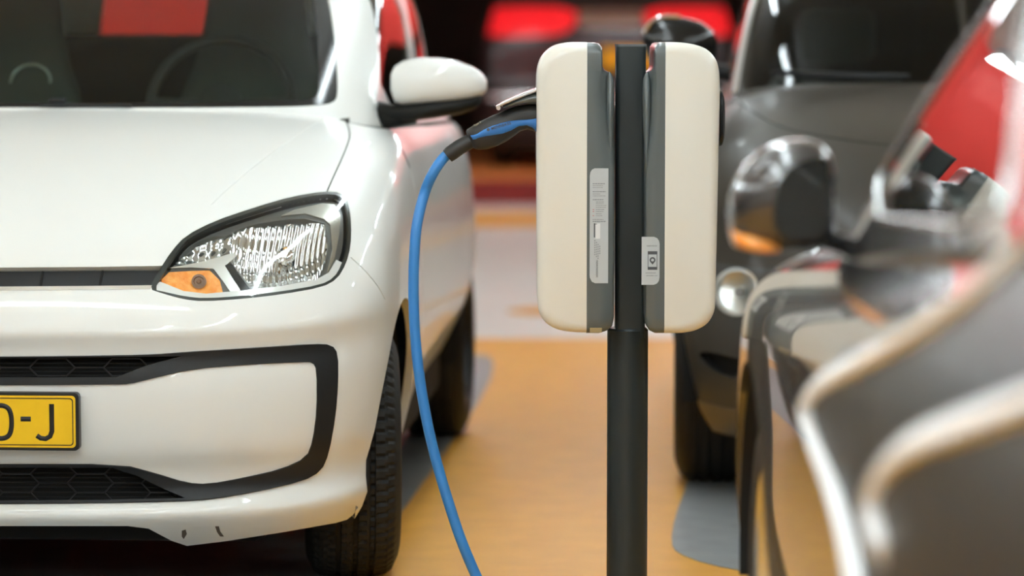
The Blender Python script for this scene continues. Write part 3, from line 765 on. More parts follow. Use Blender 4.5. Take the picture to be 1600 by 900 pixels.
for sx_ in (-.065, .065):
    for sy_ in (-.065, .065): mb.lathe([(.012, .009), (.022, .009), (.022, 0)], 'z', (sx_, sy_, 0), 6)
mb.build('base_plate', M['post'], st)
YD0, YD1 = CF-CD, CF-CD+.27
def cabinet(side):
    if side < 0:
        prof = spline([(917, 66), (890, 66.5), (866, 72), (848, 88), (840, 110), (838.5, 140)], 4)+spline([(840, 470), (843, 490), (855, 507), (875, 517), (900, 520.5), (917, 521)], 4)
        xw, x1, x2 = 917, 941.5, 961
    else:
        prof = spline([(1039, 66), (1070, 67), (1098, 74), (1115, 88), (1123, 108), (1125, 140)], 4)+spline([(1120, 470), (1118, 488), (1108, 506), (1090, 517), (1068, 521.5), (1039, 522)], 4)
        xw, x1, x2 = 1039, 1022, 1003
    poly = [(cx_(a), cz_(b)) for a, b in prof]
    ms = MB(); n_ = 5; rr_ = .02; cxm = cx_(xw)
    cen = (cxm, (cz_(66)+cz_(521))/2)
    def inset(p, d):   # shrink the free sides, not the joint side
        q_ = min(1., abs(p[0]-cxm)/.05); x_ = p[0]-(d*q_ if p[0] > cxm else -d*q_)
        h = (cz_(66)-cz_(521))/2; z_ = cen[1]+(p[1]-cen[1])*(h-d)/h; return x_, z_
    R_ = []
    for k in range(n_+1):
        t = math.pi/2*k/n_; d = rr_*(1-math.sin(t)); y_ = YD0+rr_*(1-math.cos(t)); R_.append([(inset(p, d)[0], y_, inset(p, d)[1]) for p in poly])
    R_ = R_+[[(q[0], YD0+YD1-q[1], q[2]) for q in r] for r in R_[::-1]]
    ms.rings(R_)
    cab = ms.build('cabinet', M['cabinet_white'], st, angle=50)
    # grey housing, lofted in z: shallow neck at the top, flush block below
    mg = MB(); R_ = []
    for row, xe, xm, c, ins in ((66.5, .55, .3, .06, .018), (68, .8, .6, .05, .009), (74, .97, .85, .035, .002), (84, 1.0, .9, .03, 0), (104, 1.0, .9, .03, 0), (110, 1.2, .9, .075, 0), (115, 1.6, .85, .085, 0), (125, 1.76, .8, .085, 0), (150, 1.78, .85, .08, 0), (185, 1.78, .95, .065, 0),
                                 (215, 1.78, 1.1, .035, 0), (240, 1.78, 1.35, .014, 0), (262, 1.78, 1.6, .006, 0), (400, 1.78, 1.62, .006, 0), (495, 1.76, 1.6, .006, 0), (510, 1.65, 1.4, .01, 0), (518, 1.35, 1.1, .02, .006), (521.5, 1.0, .8, .03, .015)):
        w_ = x1-xw; X0 = cx_(xw); XM = cx_(xw+w_*xm); X1 = cx_(xw+w_*xe); z_ = cz_(row); a, b = YD0+ins, YD1-ins
        R_.append([(X0, a, z_), ((X0+XM)/2, a, z_), (XM, a, z_), (XM+(X1-XM)*.6, a+c*.35, z_), (X1, a+c, z_), (X1, (a+b)/2, z_), (X1, b-c, z_), (XM+(X1-XM)*.6, b-c*.35, z_), (XM, b, z_), ((X0+XM)/2, b, z_), (X0, b, z_)])
    mg.rings(R_); hs = mg.build('back_housing', M['cabinet_grey'], cab, angle=65)
    sg = -1 if side < 0 else 1; mr = []
    for row, off, r_ in ((112, 12, .5), (116, 9, 3.), (124, 7.5, 5.5), (145, 7.5, 6.5), (180, 7.8, 6.0), (215, 7.5, 4.5), (245, 7, 2.5), (262, 7, .8)):
        xc = (957 if side < 0 else 1007)+sg*off*.45; R0 = r_/752; mr.append([(cx_(xc)+R0*math.cos(a_), YD0+.030+(row < 240)*.0-.024*min(1, max(0, (row-112)/150))+R0*1.6*math.sin(a_), cz_(row)) for a_ in [2*math.pi*k/20 for k in range(20)]])
    MB().rings(mr).build('housing_shoulder', M['cabinet_grey'], hs)
    return cab, hs
cabL, hsL = cabinet(-1); cabR, hsR = cabinet(1)
yl = YD0-.0006
def lab(pts, name, m, y=yl, th=.0006):
    mb = MB(); mb.prism(pts, lambda a, b: (cx_(a), y+th, cz_(b)), lambda a, b: (cx_(a), y, cz_(b))); return mb.build(name, m, cabL if pts[0][0] < 980 else cabR, smooth=False)
lab(chaikin([(922, 263), (951, 263), (951, 442), (922, 442)], 0)[:0] or [(929, 263), (950.5, 263), (950.5, 442.5), (930, 442.5), (925, 440), (922, 434), (921.5, 430), (921.5, 275), (922.5, 269), (925, 265)], 'instruction_label', M['label_grey'])
lab([(1003, 370), (1022, 370), (1027, 372), (1030, 376), (1031, 381), (1031, 434), (1030, 439), (1027, 443), (1022, 445), (1003, 445)], 'app_label', M['label_grey'])
def ln(x0, x1, y0, w=1.2, m='ink_soft', par=None):
    mb = MB(); mb.prism([(x0, y0-w/2), (x1, y0-w/2), (x1, y0+w/2), (x0, y0+w/2)], lambda a, b: (cx_(a), yl-.0002, cz_(b)), lambda a, b: (cx_(a), yl-.0005, cz_(b))); return mb
def lines_obj(L, name, m, cab):
    mb = MB()
    for (x0, x1, y0, w) in L:
        mb.prism([(x0, y0-w/2), (x1, y0-w/2), (x1, y0+w/2), (x0, y0+w/2)], lambda a, b: (cx_(a), yl-.0002, cz_(b)), lambda a, b: (cx_(a), yl-.0005, cz_(b)))
    o = mb.build(name, m, cab, smooth=False); return o
# fine print: broken word-sized dashes in the rows the label shows
rnd = random.Random(5); L = []
for y0, x0, x1, w in ((287, 926, 945, 1.3), (290, 926, 942, .8), (293, 926, 943, .8), (299.5, 926, 946.5, 1.3), (303, 926, 939, .8), (306, 926, 946, .8), (312, 926, 944, 1.3), (315.5, 931, 944, .8), (318, 931, 943, .8), (321, 931, 948, .8), (324, 931, 947, .8), (327.5, 931, 944, .8), (330.5, 931, 944, .8), (334, 931, 940, .8), (337, 931, 941, .8), (343, 926, 943, .9), (346, 926, 947, 1.4)):
    x = x0
    while x < x1-1:
        l = min(rnd.uniform(1.5, 4.2), x1-x); L.append((x, x+l, y0, w)); x += l+.5
lines_obj(L, 'fine_print', M['ink_soft'], cabL)
lines_obj([(926, 928.5, 327.5, .9), (926, 928.5, 330.5, .9), (926, 928.5, 337, .9)], 'red_mark', M['ink_red'], cabL)
lines_obj([(928, 930, 360, 22), (928, 933, 350, 1.2)], 'pictogram', M['ink'], cabL)
lines_obj([(930.4, 938, 361, 24)], 'pictogram_card', mat('label_white', (.75, .78, .8), .4), cabL)
L = [(929+k*2.6, 930.2+k*2.6, 376+q*3.6+3*k, 2.2) for k in range(4) for q in range(7) if not (k == 3 and q > 3)]
lines_obj(L, 'fine_print', M['ink_soft'], cabL)
rot = Matrix.Rotation(math.pi/2, 4, 'X')
text('label_text', 'newmotion', .0078, M['ink'], cabL, Matrix.Translation((cx_(933.5), yl-.0003, cz_(420))) @ Matrix.Rotation(math.pi/2, 4, 'X') @ Matrix.Rotation(math.pi/2, 4, 'Z').inverted(), .0001)
text('label_text', 'newmotion', .0048, M['ink'], cabR, Matrix.Translation((cx_(1019), yl-.0003, cz_(384))) @ rot, .0001)
text('label_text', 'newmotion.com', .0036, M['ink'], cabR, Matrix.Translation((cx_(1019), yl-.0003, cz_(430.5))) @ rot, .0001)
lines_obj([(1009, 1025, 426.5, .8)], 'fine_print', M['ink_soft'], cabR)
# phone pictogram with a map pin
mb = MB(); fy = lambda a, b: (cx_(a), yl-.0002, cz_(b)); fy2 = lambda a, b: (cx_(a), yl-.0005, cz_(b))
for (x0, x1, y0, y1) in ((1012.5, 1027.5, 392.5, 397.5), (1012.5, 1027.5, 417, 421.5), (1012.5, 1013.4, 397, 418), (1026.6, 1027.5, 397, 418)): mb.prism([(x0, y0), (x1, y0), (x1, y1), (x0, y1)], fy, fy2)
mb.build('phone_pictogram', M['ink'], cabR, smooth=False)
mb = MB(); o_ = [(1020+4.6*math.cos(a), 406.3-4.6*math.sin(a)) for a in np.linspace(-.9, math.pi+.9, 20)]+[(1020, 413.5)]; i_ = [(1020+2.3*math.cos(a), 406.3-2.3*math.sin(a)) for a in np.linspace(-.9, math.pi+.9, 20)]+[(1020, 408.4)]
mb.rings([[fy2(*p) for p in o_], [fy2(*p) for p in i_]], cap=False); mb.build('pin_pictogram', M['ink'], cabR, smooth=False)
mb = MB(); mb.prism([(922, 512), (941, 512), (941, 519.5), (922, 519.5)], fy, fy2); mb.build('type_label', mat('type_label', (.35, .27, .13), .5), cabL, smooth=False)
# socket lids on the outer faces
def cp(x_, y_, dy=0.): p = P(x_, y_, CD+.01)-S0; return Vector((p.x, p.y+dy, P(x_, y_, CD+.01).z))
mb = MB(); R_ = []
for (xa, ya, th) in ((845, 137, 5), (836, 141, 6), (815, 149, 6), (795, 157.5, 5.5), (782, 163, 4.5), (775, 166.5, 2.5)):
    r = []
    for k in range(20):
        a = 2*math.pi*k/20; r.append(cp(xa, ya, 0)+Vector((0, .062*(1 if xa > 780 else .8)*math.copysign(abs(math.cos(a))**.4, math.cos(a)), th/738*math.copysign(abs(math.sin(a))**.5, math.sin(a))*.55)))
    R_.append(r)
mb.rings(R_); lid = mb.build('socket_lid', mat('lid_top', (.62, .60, .62), .2, .5), cabL)
mb = MB(); R_ = []
for (xa, ya, th) in ((842, 152, 16), (825, 154, 12), (805, 160, 7), (792, 165, 4), (786, 167, 2)):
    R_.append([cp(xa, ya, 0)+Vector((0, .055*math.copysign(abs(math.cos(a))**.4, math.cos(a)), th/738*math.sin(a)*.7)) for a in [2*math.pi*k/20 for k in range(20)]])
mb.rings(R_); mb.build('lid_lining', M['cabinet_grey'], lid)
mb = MB(); mb.tube([cp(779, 168, -.055), cp(779, 168, .055)], .0045, 10); mb.build('lid_catch', M['chrome'], lid)
mb = MB(); R_ = []
for (xa, h, y0) in ((1122, 44, 184), (1126, 43, 184), (1129, 36, 185), (1131, 22, 186)):
    R_.append([cp(xa, y0, 0)+Vector((0, .075*h/44*math.copysign(abs(math.cos(a))**.5, math.cos(a)), h/738*math.copysign(abs(math.sin(a))**.6, math.sin(a)))) for a in [2*math.pi*k/24 for k in range(24)]])
mb.rings(R_); mb.build('socket_lid', M['dark_plastic'], cabR)
mb = MB(); mb.lathe([(0, .0), (0, .030), (.012, .030), (.012, .02)], 'x', cp(834, 184), 32); mb.build('socket_collar', M['dark_plastic'], cabL)
# ================================================================== THE CABLE
cable = empty('charging_cable', (P(700, 300, CD).x, CD, 0), label='bright blue charging cable with black and blue plug hanging from the cabinet', cat='cable')
K0 = Vector(cable.location)
kp = lambda x_, y_, dy=0.: P(x_, y_, CD)-K0+Vector((0, dy, 0))
M['blue'] = mat('blue', (.035, .21, .56), .42, 0, .15, .2); M['plug_blue'] = mat('plug_blue', (.03, .17, .48), .45); M['plug_black'] = mat('plug_black', (.02, .02, .02), .42, bump=(600, .2))
path = [kp(*a) for a in ((708, 236, -.0), (693, 247, -.0), (676, 272, -.01), (663, 303), (652, 350, -.02), (648, 400, -.03), (647, 450, -.035), (649, 510, -.04), (654, 565, -.045), (662, 620, -.05), (673, 675, -.055), (686, 725, -.06), (703, 780, -.07), (724, 840, -.08), (752, 902, -.09))]
path += [Vector((-.03, 5.93, .045))-K0, Vector((.03, 5.85, .018))-K0, Vector((.09, 5.70, .013))-K0, Vector((.08, 5.45, .013))-K0, Vector((-.12, 5.25, .013))-K0, Vector((-.6, 5.2, .013))-K0, Vector((-1.3, 5.3, .013))-K0, Vector((-2.1, 5.7, .013))-K0, Vector((-2.4, 6.6, .013))-K0]
MB().tube([Vector(p) for p in spline(path, 8)], .0113, 16).build('cable', M['blue'], cable)
MB().tube([kp(750, 216), kp(736, 220), kp(718, 230), kp(704, 240), kp(699, 244)], [.0165, .0160, .0165, .0165, .0152], 20).build('cable_boot', M['plug_black'], cable)
def hull(secs, name, m, parent, n=24, e=.8):
    mb = MB(); C_ = [kp((a+c)/2, (b+d)/2, 0) for a, b, c, d, _ in secs]; R_ = []
    for i, (a, b, c, d, ry) in enumerate(secs):
        T = kp(a, b); B = kp(c, d); cen = (T+B)/2; ax = (T-B)/2
        R_.append([cen+ax*math.copysign(abs(math.sin(t))**e, math.sin(t))+Vector((0, ry*math.copysign(abs(math.cos(t))**e, math.cos(t)), 0)) for t in [2*math.pi*k/n for k in range(n)]])
    mb.rings(R_); return mb.build(name, m, parent, angle=60)
hd = hull([(728, 206, 738, 230, .012), (730, 202, 743, 233, .019), (740, 196, 752, 234, .022), (752, 189, 762, 233, .023), (768, 181, 777, 228, .024), (783, 175, 791, 221, .024), (796, 169, 804, 212, .024), (808, 165, 813, 205, .024), (822, 163, 824, 202, .024), (836, 162, 836, 205, .024), (839, 163, 839, 206, .024)], 'plug_handle', M['plug_black'], cable)
hull([(733, 208, 742, 222, .0205), (738, 209, 746, 219, .0235), (745, 206, 751, 217, .0245), (754, 199, 760, 216, .0255), (768, 192, 772, 215, .0268), (782, 187, 786, 213, .0272), (796, 184, 799, 207, .0270), (810, 184, 811, 199, .0268), (822, 184, 823, 197, .0264), (832, 181, 832, 201, .0262), (838, 177, 838, 206, .026)], 'grip_inlay', M['plug_blue'], hd)
tm = lambda x_, y_, dy, ang: Matrix.Translation(kp(x_, y_, dy)) @ Matrix.Rotation(-ang, 4, 'Y') @ rot
text('plug_text', 'MENNEKES', .0088, M['ink'], hd, tm(783, 196, -.0278, math.radians(17)), .0002, bold=.0001)
mb = MB(); mb.lathe([(0, 0), (0, .0033), (-.0006, .0033), (-.0006, 0)], 'y', kp(763, 202, -.0262), 16); mb.build('plug_emblem', M['ink'], hd)
text('plug_text', 'Type 2', .006, mat('print_gold', (.5, .45, .3), .5), hd, tm(746, 193, -.0222, math.radians(30)), .0002)
# ================================================================== THE GREY CAR BEHIND THE POST
GT = Vector((1.260, 7.35, 0)); GA = math.radians(-3.6); grey = empty('car', GT, GA, label='dark grey small car with round lamp parked facing out behind the charging post', cat='car')
G = Frame(GT, GA, flip=True)
GS = Surf([crow(*r, 3.3) if len(r) < 6 else crow(*r) for r in [
    (.165, .10, .22, .80, .19, 3.3), (.20, .05, .24, .825, .23, 3.3), (.26, .02, .25, .84, .29, 3.3), (.32, .0, .26, .85, .35, 3.3), (.40, -.01, .27, .86, .43, 3.3), (.50, -.005, .28, .862, .53, 3.3),
    (.58, .01, .29, .862, .61, 3.3), (.66, .03, .30, .862, .69, 3.3), (.74, .06, .30, .858, .77, 3.3), (.82, .10, .30, .84, .84, 3.3), (.90, .17, .29, .815, .90, 3.3), (.97, .30, .27, .785, .95, 3.3), (1.02, .46, .25, .76, .985, 3.3),
    (1.06, .64, .23, .735, 1.01, 3.3), (1.085, .80, .2, .715, 1.03, 3.3), (1.10, .92, .17, .70, 1.045, 3.3)]], 130, 80)
gpx = lambda pts, **k: G.px(GS, pts, **k)
def circ(cx, cy, rx, ry=None, n=28): return [(cx+rx*math.cos(2*math.pi*k/n), cy+(ry or rx)*math.sin(2*math.pi*k/n)) for k in range(n)]
def uvrect(surf, v0, v1, u0=0., u1=None):
    u1 = u1 or surf.K-1; n = 40
    return [(u0+(u1-u0)*k/n, v0) for k in range(n+1)]+[(u1+(u0-u1)*k/n, v1) for k in range(n+1)]
greg = [('bumper', [uvrect(GS, .0, 6.6, 0, 6.9)]), ('fog', [gpx(chaikin([(1086, 552), (1110, 549), (1150, 560), (1190, 568), (1190, 590), (1150, 592), (1115, 582)], 2))]), ('skirt', [uvrect(GS, 0, 1.75, 0, 6.5)]),
        ('head', [gpx(circ(1200, 318, 50, 60))]), ('drl', [gpx(circ(1152, 456, 36, 38))]),
        ('arch', [arch(GS, .62, .295, .35, .175)]), ('arch2', [arch(GS, 2.85, .295, .34, .175)]), ('bseam', [gpx(stroke(chaikin([(1139, 150), (1180, 178), (1225, 202), (1290, 214), (1370, 226), (1480, 232)], 2, False), 2.2))])]
GB = shell(GS, greg, {'body': dict(mat=M['grey_paint'], obj='body', rim=.02), 'bumper': dict(mat=mat('bumper_grey', (.045, .045, .043), .4, 0, .3, .1), obj='bumper', rim=.006), 'fog': dict(mat=M['void'], obj='fog_lamp_recess', off=-.03, rim=.03, rimdir=1),
    'skirt': dict(mat=mat('skirt', (.13, .105, .07), .35), obj='bumper_skirt', off=.004, rim=.01), 'bseam': dict(mat=M['seam'], obj='bonnet_seam', off=-.002, parent='body', mirror=True)}, grey)  # brown of the skirt has the yellow floor's reflection in its colour
def lampset(surf, fr, cx, cy, rx, ry, name, parent, depth, spec='reflector'):
    uv = fr.px(surf, circ(cx, cy, rx, ry)); c = np.array(uv).mean(0); ex = np.ptp(np.array(uv)[:, 0])/2; ey = np.ptp(np.array(uv)[:, 1])/2
    def f(U):
        r2 = np.clip(((U[:, 0]-c[0])/ex)**2+((U[:, 1]-c[1])/ey)**2, 0, 1); return -depth*(1-r2)-.004
    o = patch(surf, uv, f, name, M[spec], parent, step=ex/6)
    patch(surf, uv, .004, 'lamp_ring', M['chrome'], o, rim=.01, holes=[fr.px(surf, circ(cx, cy, rx*.84, ry*.84))])
    patch(surf, uv, .002, 'lamp_lens', M['lamp_lens'], o)
    disc(surf, fr, (cx, cy), -depth*.35, .014*rx/36, 'bulb', mat('bulb', (.25, .25, .25), .3, .6), o)
    return o
M['reflector_soft'] = mat('reflector_soft', (.95, .96, .96), .3, .9)
lampset(GS, G, 1200, 318, 50, 60, 'headlight', grey, .06); lampset(GS, G, 1152, 456, 36, 38, 'running_light', grey, .03, 'reflector_soft')
GG = Surf([crow(*r) for r in [
    (1.08, .92, .20, .70, 1.04, 3.0), (1.105, .95, .20, .69, 1.07, 3.0), (1.16, 1.01, .20, .68, 1.13, 2.98), (1.23, 1.10, .20, .665, 1.21, 2.95), (1.30, 1.19, .20, .645, 1.29, 2.92), (1.38, 1.31, .2, .62, 1.37, 2.88), (1.45, 1.45, .2, .59, 1.44, 2.82),
    (1.485, 1.60, .2, .54, 1.48, 2.75), (1.50, 1.8, .15, .42, 1.50, 2.6), (1.505, 2.0, .06, .2, 1.505, 2.4), (1.505, 2.1, .03, .04, 1.505, 2.3)]], 110, 60)
gw = [(k*.2, .9) for k in range(23)]+[(4.6, 1.1), (4.75, 1.6)]+[(4.75, 1.8+.3*k) for k in range(13)]+[(4.6, 5.9), (4.3, 6.1)]+[(4.1-.2*k, 6.2) for k in range(21)]
gside = yz(GG, [(1.30, 1.09), (2.25, 1.09), (2.25, 1.40), (1.75, 1.40), (1.55, 1.33)], smooth=1)
GGo = shell(GG, [('w', [gw]), ('s', [gside])], {'body': dict(mat=M['grey_paint'], obj='roof_and_pillars', rim=.015), 'w': dict(mat=M['dark_glass'], obj='windscreen', off=-.003), 's': dict(mat=M['dark_glass'], obj='side_window', off=-.004)}, grey)
# bright bar up the pillar, standing in for a tube's reflection
strips(GG, [[(5.0, .7+.25*k) for k in range(24)]], .010, 'pillar_highlight', mat('pillar_glint', (.95, .96, .96), .33, .8), grey, .004, mirror=False).scale.x = -1
gi = lambda x_, y_, D: G.I @ P(x_, y_, D)
mb = MB(); dash = []
for x_ in np.linspace(-.68, .68, 16): dash.append([(x_, 1.15, .80), (x_, 1.16, 1.0), (x_, 1.2, 1.05), (x_, 1.4, 1.07), (x_, 1.46, 1.0), (x_, 1.46, .75)])
mb.rings(dash); mb.build('dashboard', M['interior'], grey)
for cx in (-.34, .34):
    mb = MB(); mb.box(cx-.22, cx+.22, 1.75, 1.88, .5, 1.12, .05); mb.box(cx-.12, cx+.12, 1.80, 1.88, 1.15, 1.33, .035); mb.box(cx-.2, cx+.2, 1.4, 1.8, .45, .58, .04); mb.build('seat', M['fabric'], grey)
ring = [Vector((-.33+.19*math.cos(a), 1.55+.07*math.sin(a), 1.02+.18*math.sin(a))) for a in np.linspace(0, 2*math.pi, 41)]
ring = [Vector((.33+.19*math.cos(a), 1.5+.07*math.sin(a), 1.03+.18*math.sin(a))) for a in np.linspace(0, 2*math.pi, 41)]
MB().tube(ring, .013, 8).build('steering_wheel', M['interior'], grey)
MB().tube([gi(1205, 112, 8.22), gi(1260, 117, 8.24), gi(1330, 121, 8.24), gi(1420, 119, 8.3)], [.006, .012, .014, .006], 8).build('wiper', M['dark_plastic'], grey)
mb = MB(); mb.box(-.60, .60, .25, 3.2, .17, .30, .03); mb.box(-.78, .78, 1.02, 2.45, .19, .33, .03); mb.build('underbody', M['void'], grey)
for ya in (.62, 2.85):
    for sg in (-1, 1):
        mb = MB(); mb.lathe([(sg*.50, 0), (sg*.50, .33), (sg*.78, .335), (sg*.82, .345)], 'x', (0, ya, .295), 40, -.1, math.pi+.1); mb.build('wheel_housing', M['void'], grey)
for x_, y_ in ((.845, .62), (-.845, .62), (.845, 2.85), (-.845, 2.85)): wheel(grey, x_, y_, .295, .21, tread=False, rim_m='dark_plastic')
GMD = 8.35
def gsec(xp, top, bot, dep, cy=0.):
    a = G.I @ P(xp, top, GMD); b = G.I @ P(xp, bot, GMD); return (a.x, a.y+cy, (a.z+b.z)/2, dep, (a.z-b.z)/2)
for sg in (-1, 1):
    o_ = blob([gsec(*a) for a in ((1004, 66, 50, .02), (1006, 48, 76, .05), (1012, 38, 92, .06), (1025, 30, 106, .07), (1045, 26, 114, .075), (1070, 27, 116, .075), (1095, 34, 113, .07), (1112, 46, 104, .06), (1120, 60, 92, .03))], 'side_mirror', M['black_gloss'], grey)
    q = blob([gsec(*a) for a in ((1095, 92, 116, .03, .03), (1118, 98, 122, .03, .03), (1142, 102, 130, .03, .05))], 'mirror_arm', M['dark_plastic'], o_)
    if sg == 1: o_.scale.x = -1
    rr = [gi(x_, y_, GMD-.045) for x_, y_ in ((1007, 66), (1008, 48), (1020, 33), (1040, 26), (1062, 26))]
    MB().tube(spline(rr, 4), .006, 8).build('mirror_trim', M['chrome'], o_)
# ================================================================== THE BLACK CAR NEAREST THE CAMERA
NT = Vector((1.30, 5.45, 0)); near = empty('car', NT, math.pi, label='glossy black car nearest the camera at the right edge of the photo', cat='car')
N = Frame(NT, math.pi)
class LedgeSurf(Surf):
    "door skin with stepped shoulder creases along paths given in (y, z)"
    paths = []
    def ev(s, U, V):
        out = Surf.ev(s, U, V); y, z = out[:, 1], out[:, 2]; wgt = np.clip((np.abs(out[:, 0])-.6)/.15, 0, 1); sg = np.sign(out[:, 0])
        for zp, depth, w in s.paths:
            yy = np.array([p[0] for p in zp]); zz = np.array([p[1] for p in zp]); c = np.interp(y, yy, zz)
            t = np.clip((z-c)/w*.5+.5, 0, 1); t = t*t*(3-2*t)
            fade = np.clip((y-yy[0]+.25)/.25, 0, 1)
            out[:, 0] -= sg*depth*t*wgt*fade
        return out
nsx = (1.0, 1.0, 1.0, 1.0, .99, .97)
NS = LedgeSurf([crow(*r, sx=nsx) for r in [
    (.16, .10, .22, .86, .20, 4.2, .20), (.21, .05, .24, .885, .26, 4.2, .26), (.28, .02, .25, .905, .33, 4.25, .33), (.36, .0, .26, .915, .42, 4.25, .42), (.45, -.01, .28, .92, .50, 4.25, .51), (.54, .0, .28, .92, .57, 4.25, .60),
    (.60, .01, .29, .92, .63, 4.25, .69), (.66, .03, .30, .92, .69, 4.25, .78), (.71, .05, .30, .918, .75, 4.25, .86), (.76, .09, .30, .912, .80, 4.25, .94), (.80, .15, .30, .888, .84, 4.25, 1.0), (.85, .28, .29, .86, .87, 4.2, 1.06),
    (.90, .48, .27, .836, .895, 4.2, 1.10), (.95, .75, .25, .818, .915, 4.2, 1.13), (.98, 1.0, .2, .805, .93, 4.15, 1.15)]], 240, 120)
dark_reflection = N.px(NS, chaikin([(1680, 340), (1600, 400), (1540, 460), (1480, 505), (1400, 553), (1330, 586), (1285, 612), (1268, 640), (1290, 705), (1318, 770), (1342, 850), (1352, 895)], 1, False), closed=False)  # dark reflection in the side panels, given as a dark surface of its own
dark_reflection = [(dark_reflection[0][0], dark_reflection[0][1])]+dark_reflection+[(dark_reflection[-1][0], 0.)]+[(11.5, 0.), (11.5, dark_reflection[0][1])]
nreg = [('dark_reflection', [dark_reflection]), ('arch', [arch(NS, .82, .33, .38, .175)]), ('arch2', [arch(NS, 3.50, .33, .38, .19)]),
        ('dseam', [yz(NS, stroke([(1.22, .30), (1.17, .5), (1.15, .75), (1.20, .93)], .007), .05)]), ('dseam2', [yz(NS, stroke([(2.35, .30), (2.36, .6), (2.34, .98)], .007), .05)])]
NB = shell(NS, nreg, {'dark_reflection': dict(mat=mat('dark_reflection_mat', (.026, .022, .018), .36, spec=.22), obj='side_dark_reflection', off=.003, rim=.006), 'body': dict(mat=M['black_paint'], obj='body', rim=.02), 'dseam': dict(mat=M['seam'], obj='door_seam', off=-.004, mirror=False), 'dseam2': dict(mat=M['seam'], obj='door_seam', off=-.004, mirror=False)}, near)
NG = Surf([crow(*r, sx=nsx) for r in [
    (.965, .98, .22, .84, .92, 4.0, 1.13), (.99, 1.02, .22, .83, .95, 4.0, 1.15), (1.06, 1.15, .22, .81, 1.03, 3.95, 1.20), (1.14, 1.30, .23, .785, 1.12, 3.9, 1.26), (1.22, 1.46, .24, .755, 1.21, 3.8, 1.32), (1.30, 1.64, .25, .72, 1.30, 3.7, 1.37),
    (1.37, 1.84, .25, .70, 1.375, 3.6, 1.42), (1.42, 2.04, .25, .64, 1.43, 3.4, 1.45), (1.45, 2.25, .2, .52, 1.46, 3.2, 1.465), (1.46, 2.5, .1, .3, 1.47, 3.0, 1.47), (1.465, 2.6, .05, .04, 1.47, 2.8, 1.47)]], 150, 70)
nside = yz(NG, [(1.40, .985), (2.72, 1.05), (2.62, 1.14), (2.25, 1.29), (2.10, 1.345), (1.85, 1.25)], smooth=1); nside2 = yz(NG, [(2.86, 1.08), (3.3, 1.12), (3.45, 1.24), (3.05, 1.35), (2.52, 1.36)], smooth=1)
nw = [(0, 1.1), (1, 1.1), (2, 1.15), (3, 1.2), (3.9, 1.4), (4.0, 3), (3.95, 5), (3.7, 6.2), (2, 6.3), (0, 6.4)]
nr = [(14.8, 2.0), (15.5, 1.7), (16, 1.6), (16, 5.6), (15.2, 5.6), (14.7, 4.8)]
NGo = shell(NG, [('w', [dens(nw, .2)]), ('r', [dens(nr, .2)]), ('s', [nside]), ('s2', [nside2])], {'body': dict(mat=M['black_paint'], obj='roof_and_pillars', rim=.015), 'w': dict(mat=M['dark_glass'], obj='windscreen', off=-.003),
    'r': dict(mat=M['dark_glass'], obj='rear_window', off=-.003), 's': dict(mat=M['dark_glass'], obj='side_window', off=-.004), 's2': dict(mat=M['dark_glass'], obj='side_window', off=-.004)}, near)
strips(NG, [nside+[nside[0]]], .0045, 'window_trim', M['satin_silver'], near, .002, mirror=False); 
M['reflection_band'] = mat('reflection_band', (.95, .96, .97), .45, 0, .2, .2)  # white strips stand in for ceiling tube reflections on the car side
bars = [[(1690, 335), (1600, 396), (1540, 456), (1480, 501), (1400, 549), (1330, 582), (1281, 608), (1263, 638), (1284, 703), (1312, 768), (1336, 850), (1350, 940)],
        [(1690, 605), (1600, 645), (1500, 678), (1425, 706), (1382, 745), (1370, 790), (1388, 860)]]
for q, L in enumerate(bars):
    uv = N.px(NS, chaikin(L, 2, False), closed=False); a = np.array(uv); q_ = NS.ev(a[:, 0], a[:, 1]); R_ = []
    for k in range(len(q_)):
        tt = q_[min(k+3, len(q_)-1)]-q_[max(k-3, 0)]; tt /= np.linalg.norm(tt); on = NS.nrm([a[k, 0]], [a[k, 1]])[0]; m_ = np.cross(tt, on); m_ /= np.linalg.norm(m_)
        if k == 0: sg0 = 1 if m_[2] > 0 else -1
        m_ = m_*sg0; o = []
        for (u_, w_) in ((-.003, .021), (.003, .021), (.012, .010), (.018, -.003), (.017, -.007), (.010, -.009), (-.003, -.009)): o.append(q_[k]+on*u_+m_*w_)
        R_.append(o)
    MB().rings(R_).build('reflection_strip', M['reflection_band'], near, angle=50)
mb = MB(); mb.box(-.66, .66, .30, 4.0, .18, .32, .03); mb.build('underbody', M['void'], near)
mb = MB(); dash = []
for x_ in np.linspace(-.70, .70, 12): dash.append([(x_, 1.2, .70), (x_, 1.25, .93), (x_, 1.4, .96), (x_, 1.6, .97), (x_, 1.66, .9), (x_, 1.66, .65)])
mb.rings(dash); mb.build('dashboard', M['interior'], near)
for cx in (-.38, .38):
    mb = MB(); mb.box(cx-.23, cx+.23, 2.25, 2.38, .45, 1.06, .05); mb.box(cx-.12, cx+.12, 2.32, 2.40, 1.09, 1.27, .035); mb.box(cx-.22, cx+.22, 1.8, 2.3, .40, .54, .04); mb.build('seat', M['fabric'], near)
mb = MB(); mb.box(-.64, .64, 3.2, 3.35, .4, 1.05, .05); mb.box(-.64, .64, 2.7, 3.3, .4, .52, .05); mb.build('rear_bench', M['interior'], near)
for ya in (.82, 3.50):
    for sg in (-1, 1):
        mb = MB(); mb.lathe([(sg*.55, 0), (sg*.55, .365), (sg*.86, .37), (sg*.90, .378)], 'x', (0, ya, .33), 40, -.1, math.pi+.1); mb.build('wheel_housing', M['void'], near)
for x_, y_ in ((.895, .82), (-.895, .82), (.895, 3.5), (-.895, 3.5)): wheel(near, x_, y_, .325, .22, tread=False)
NMD = 4.15
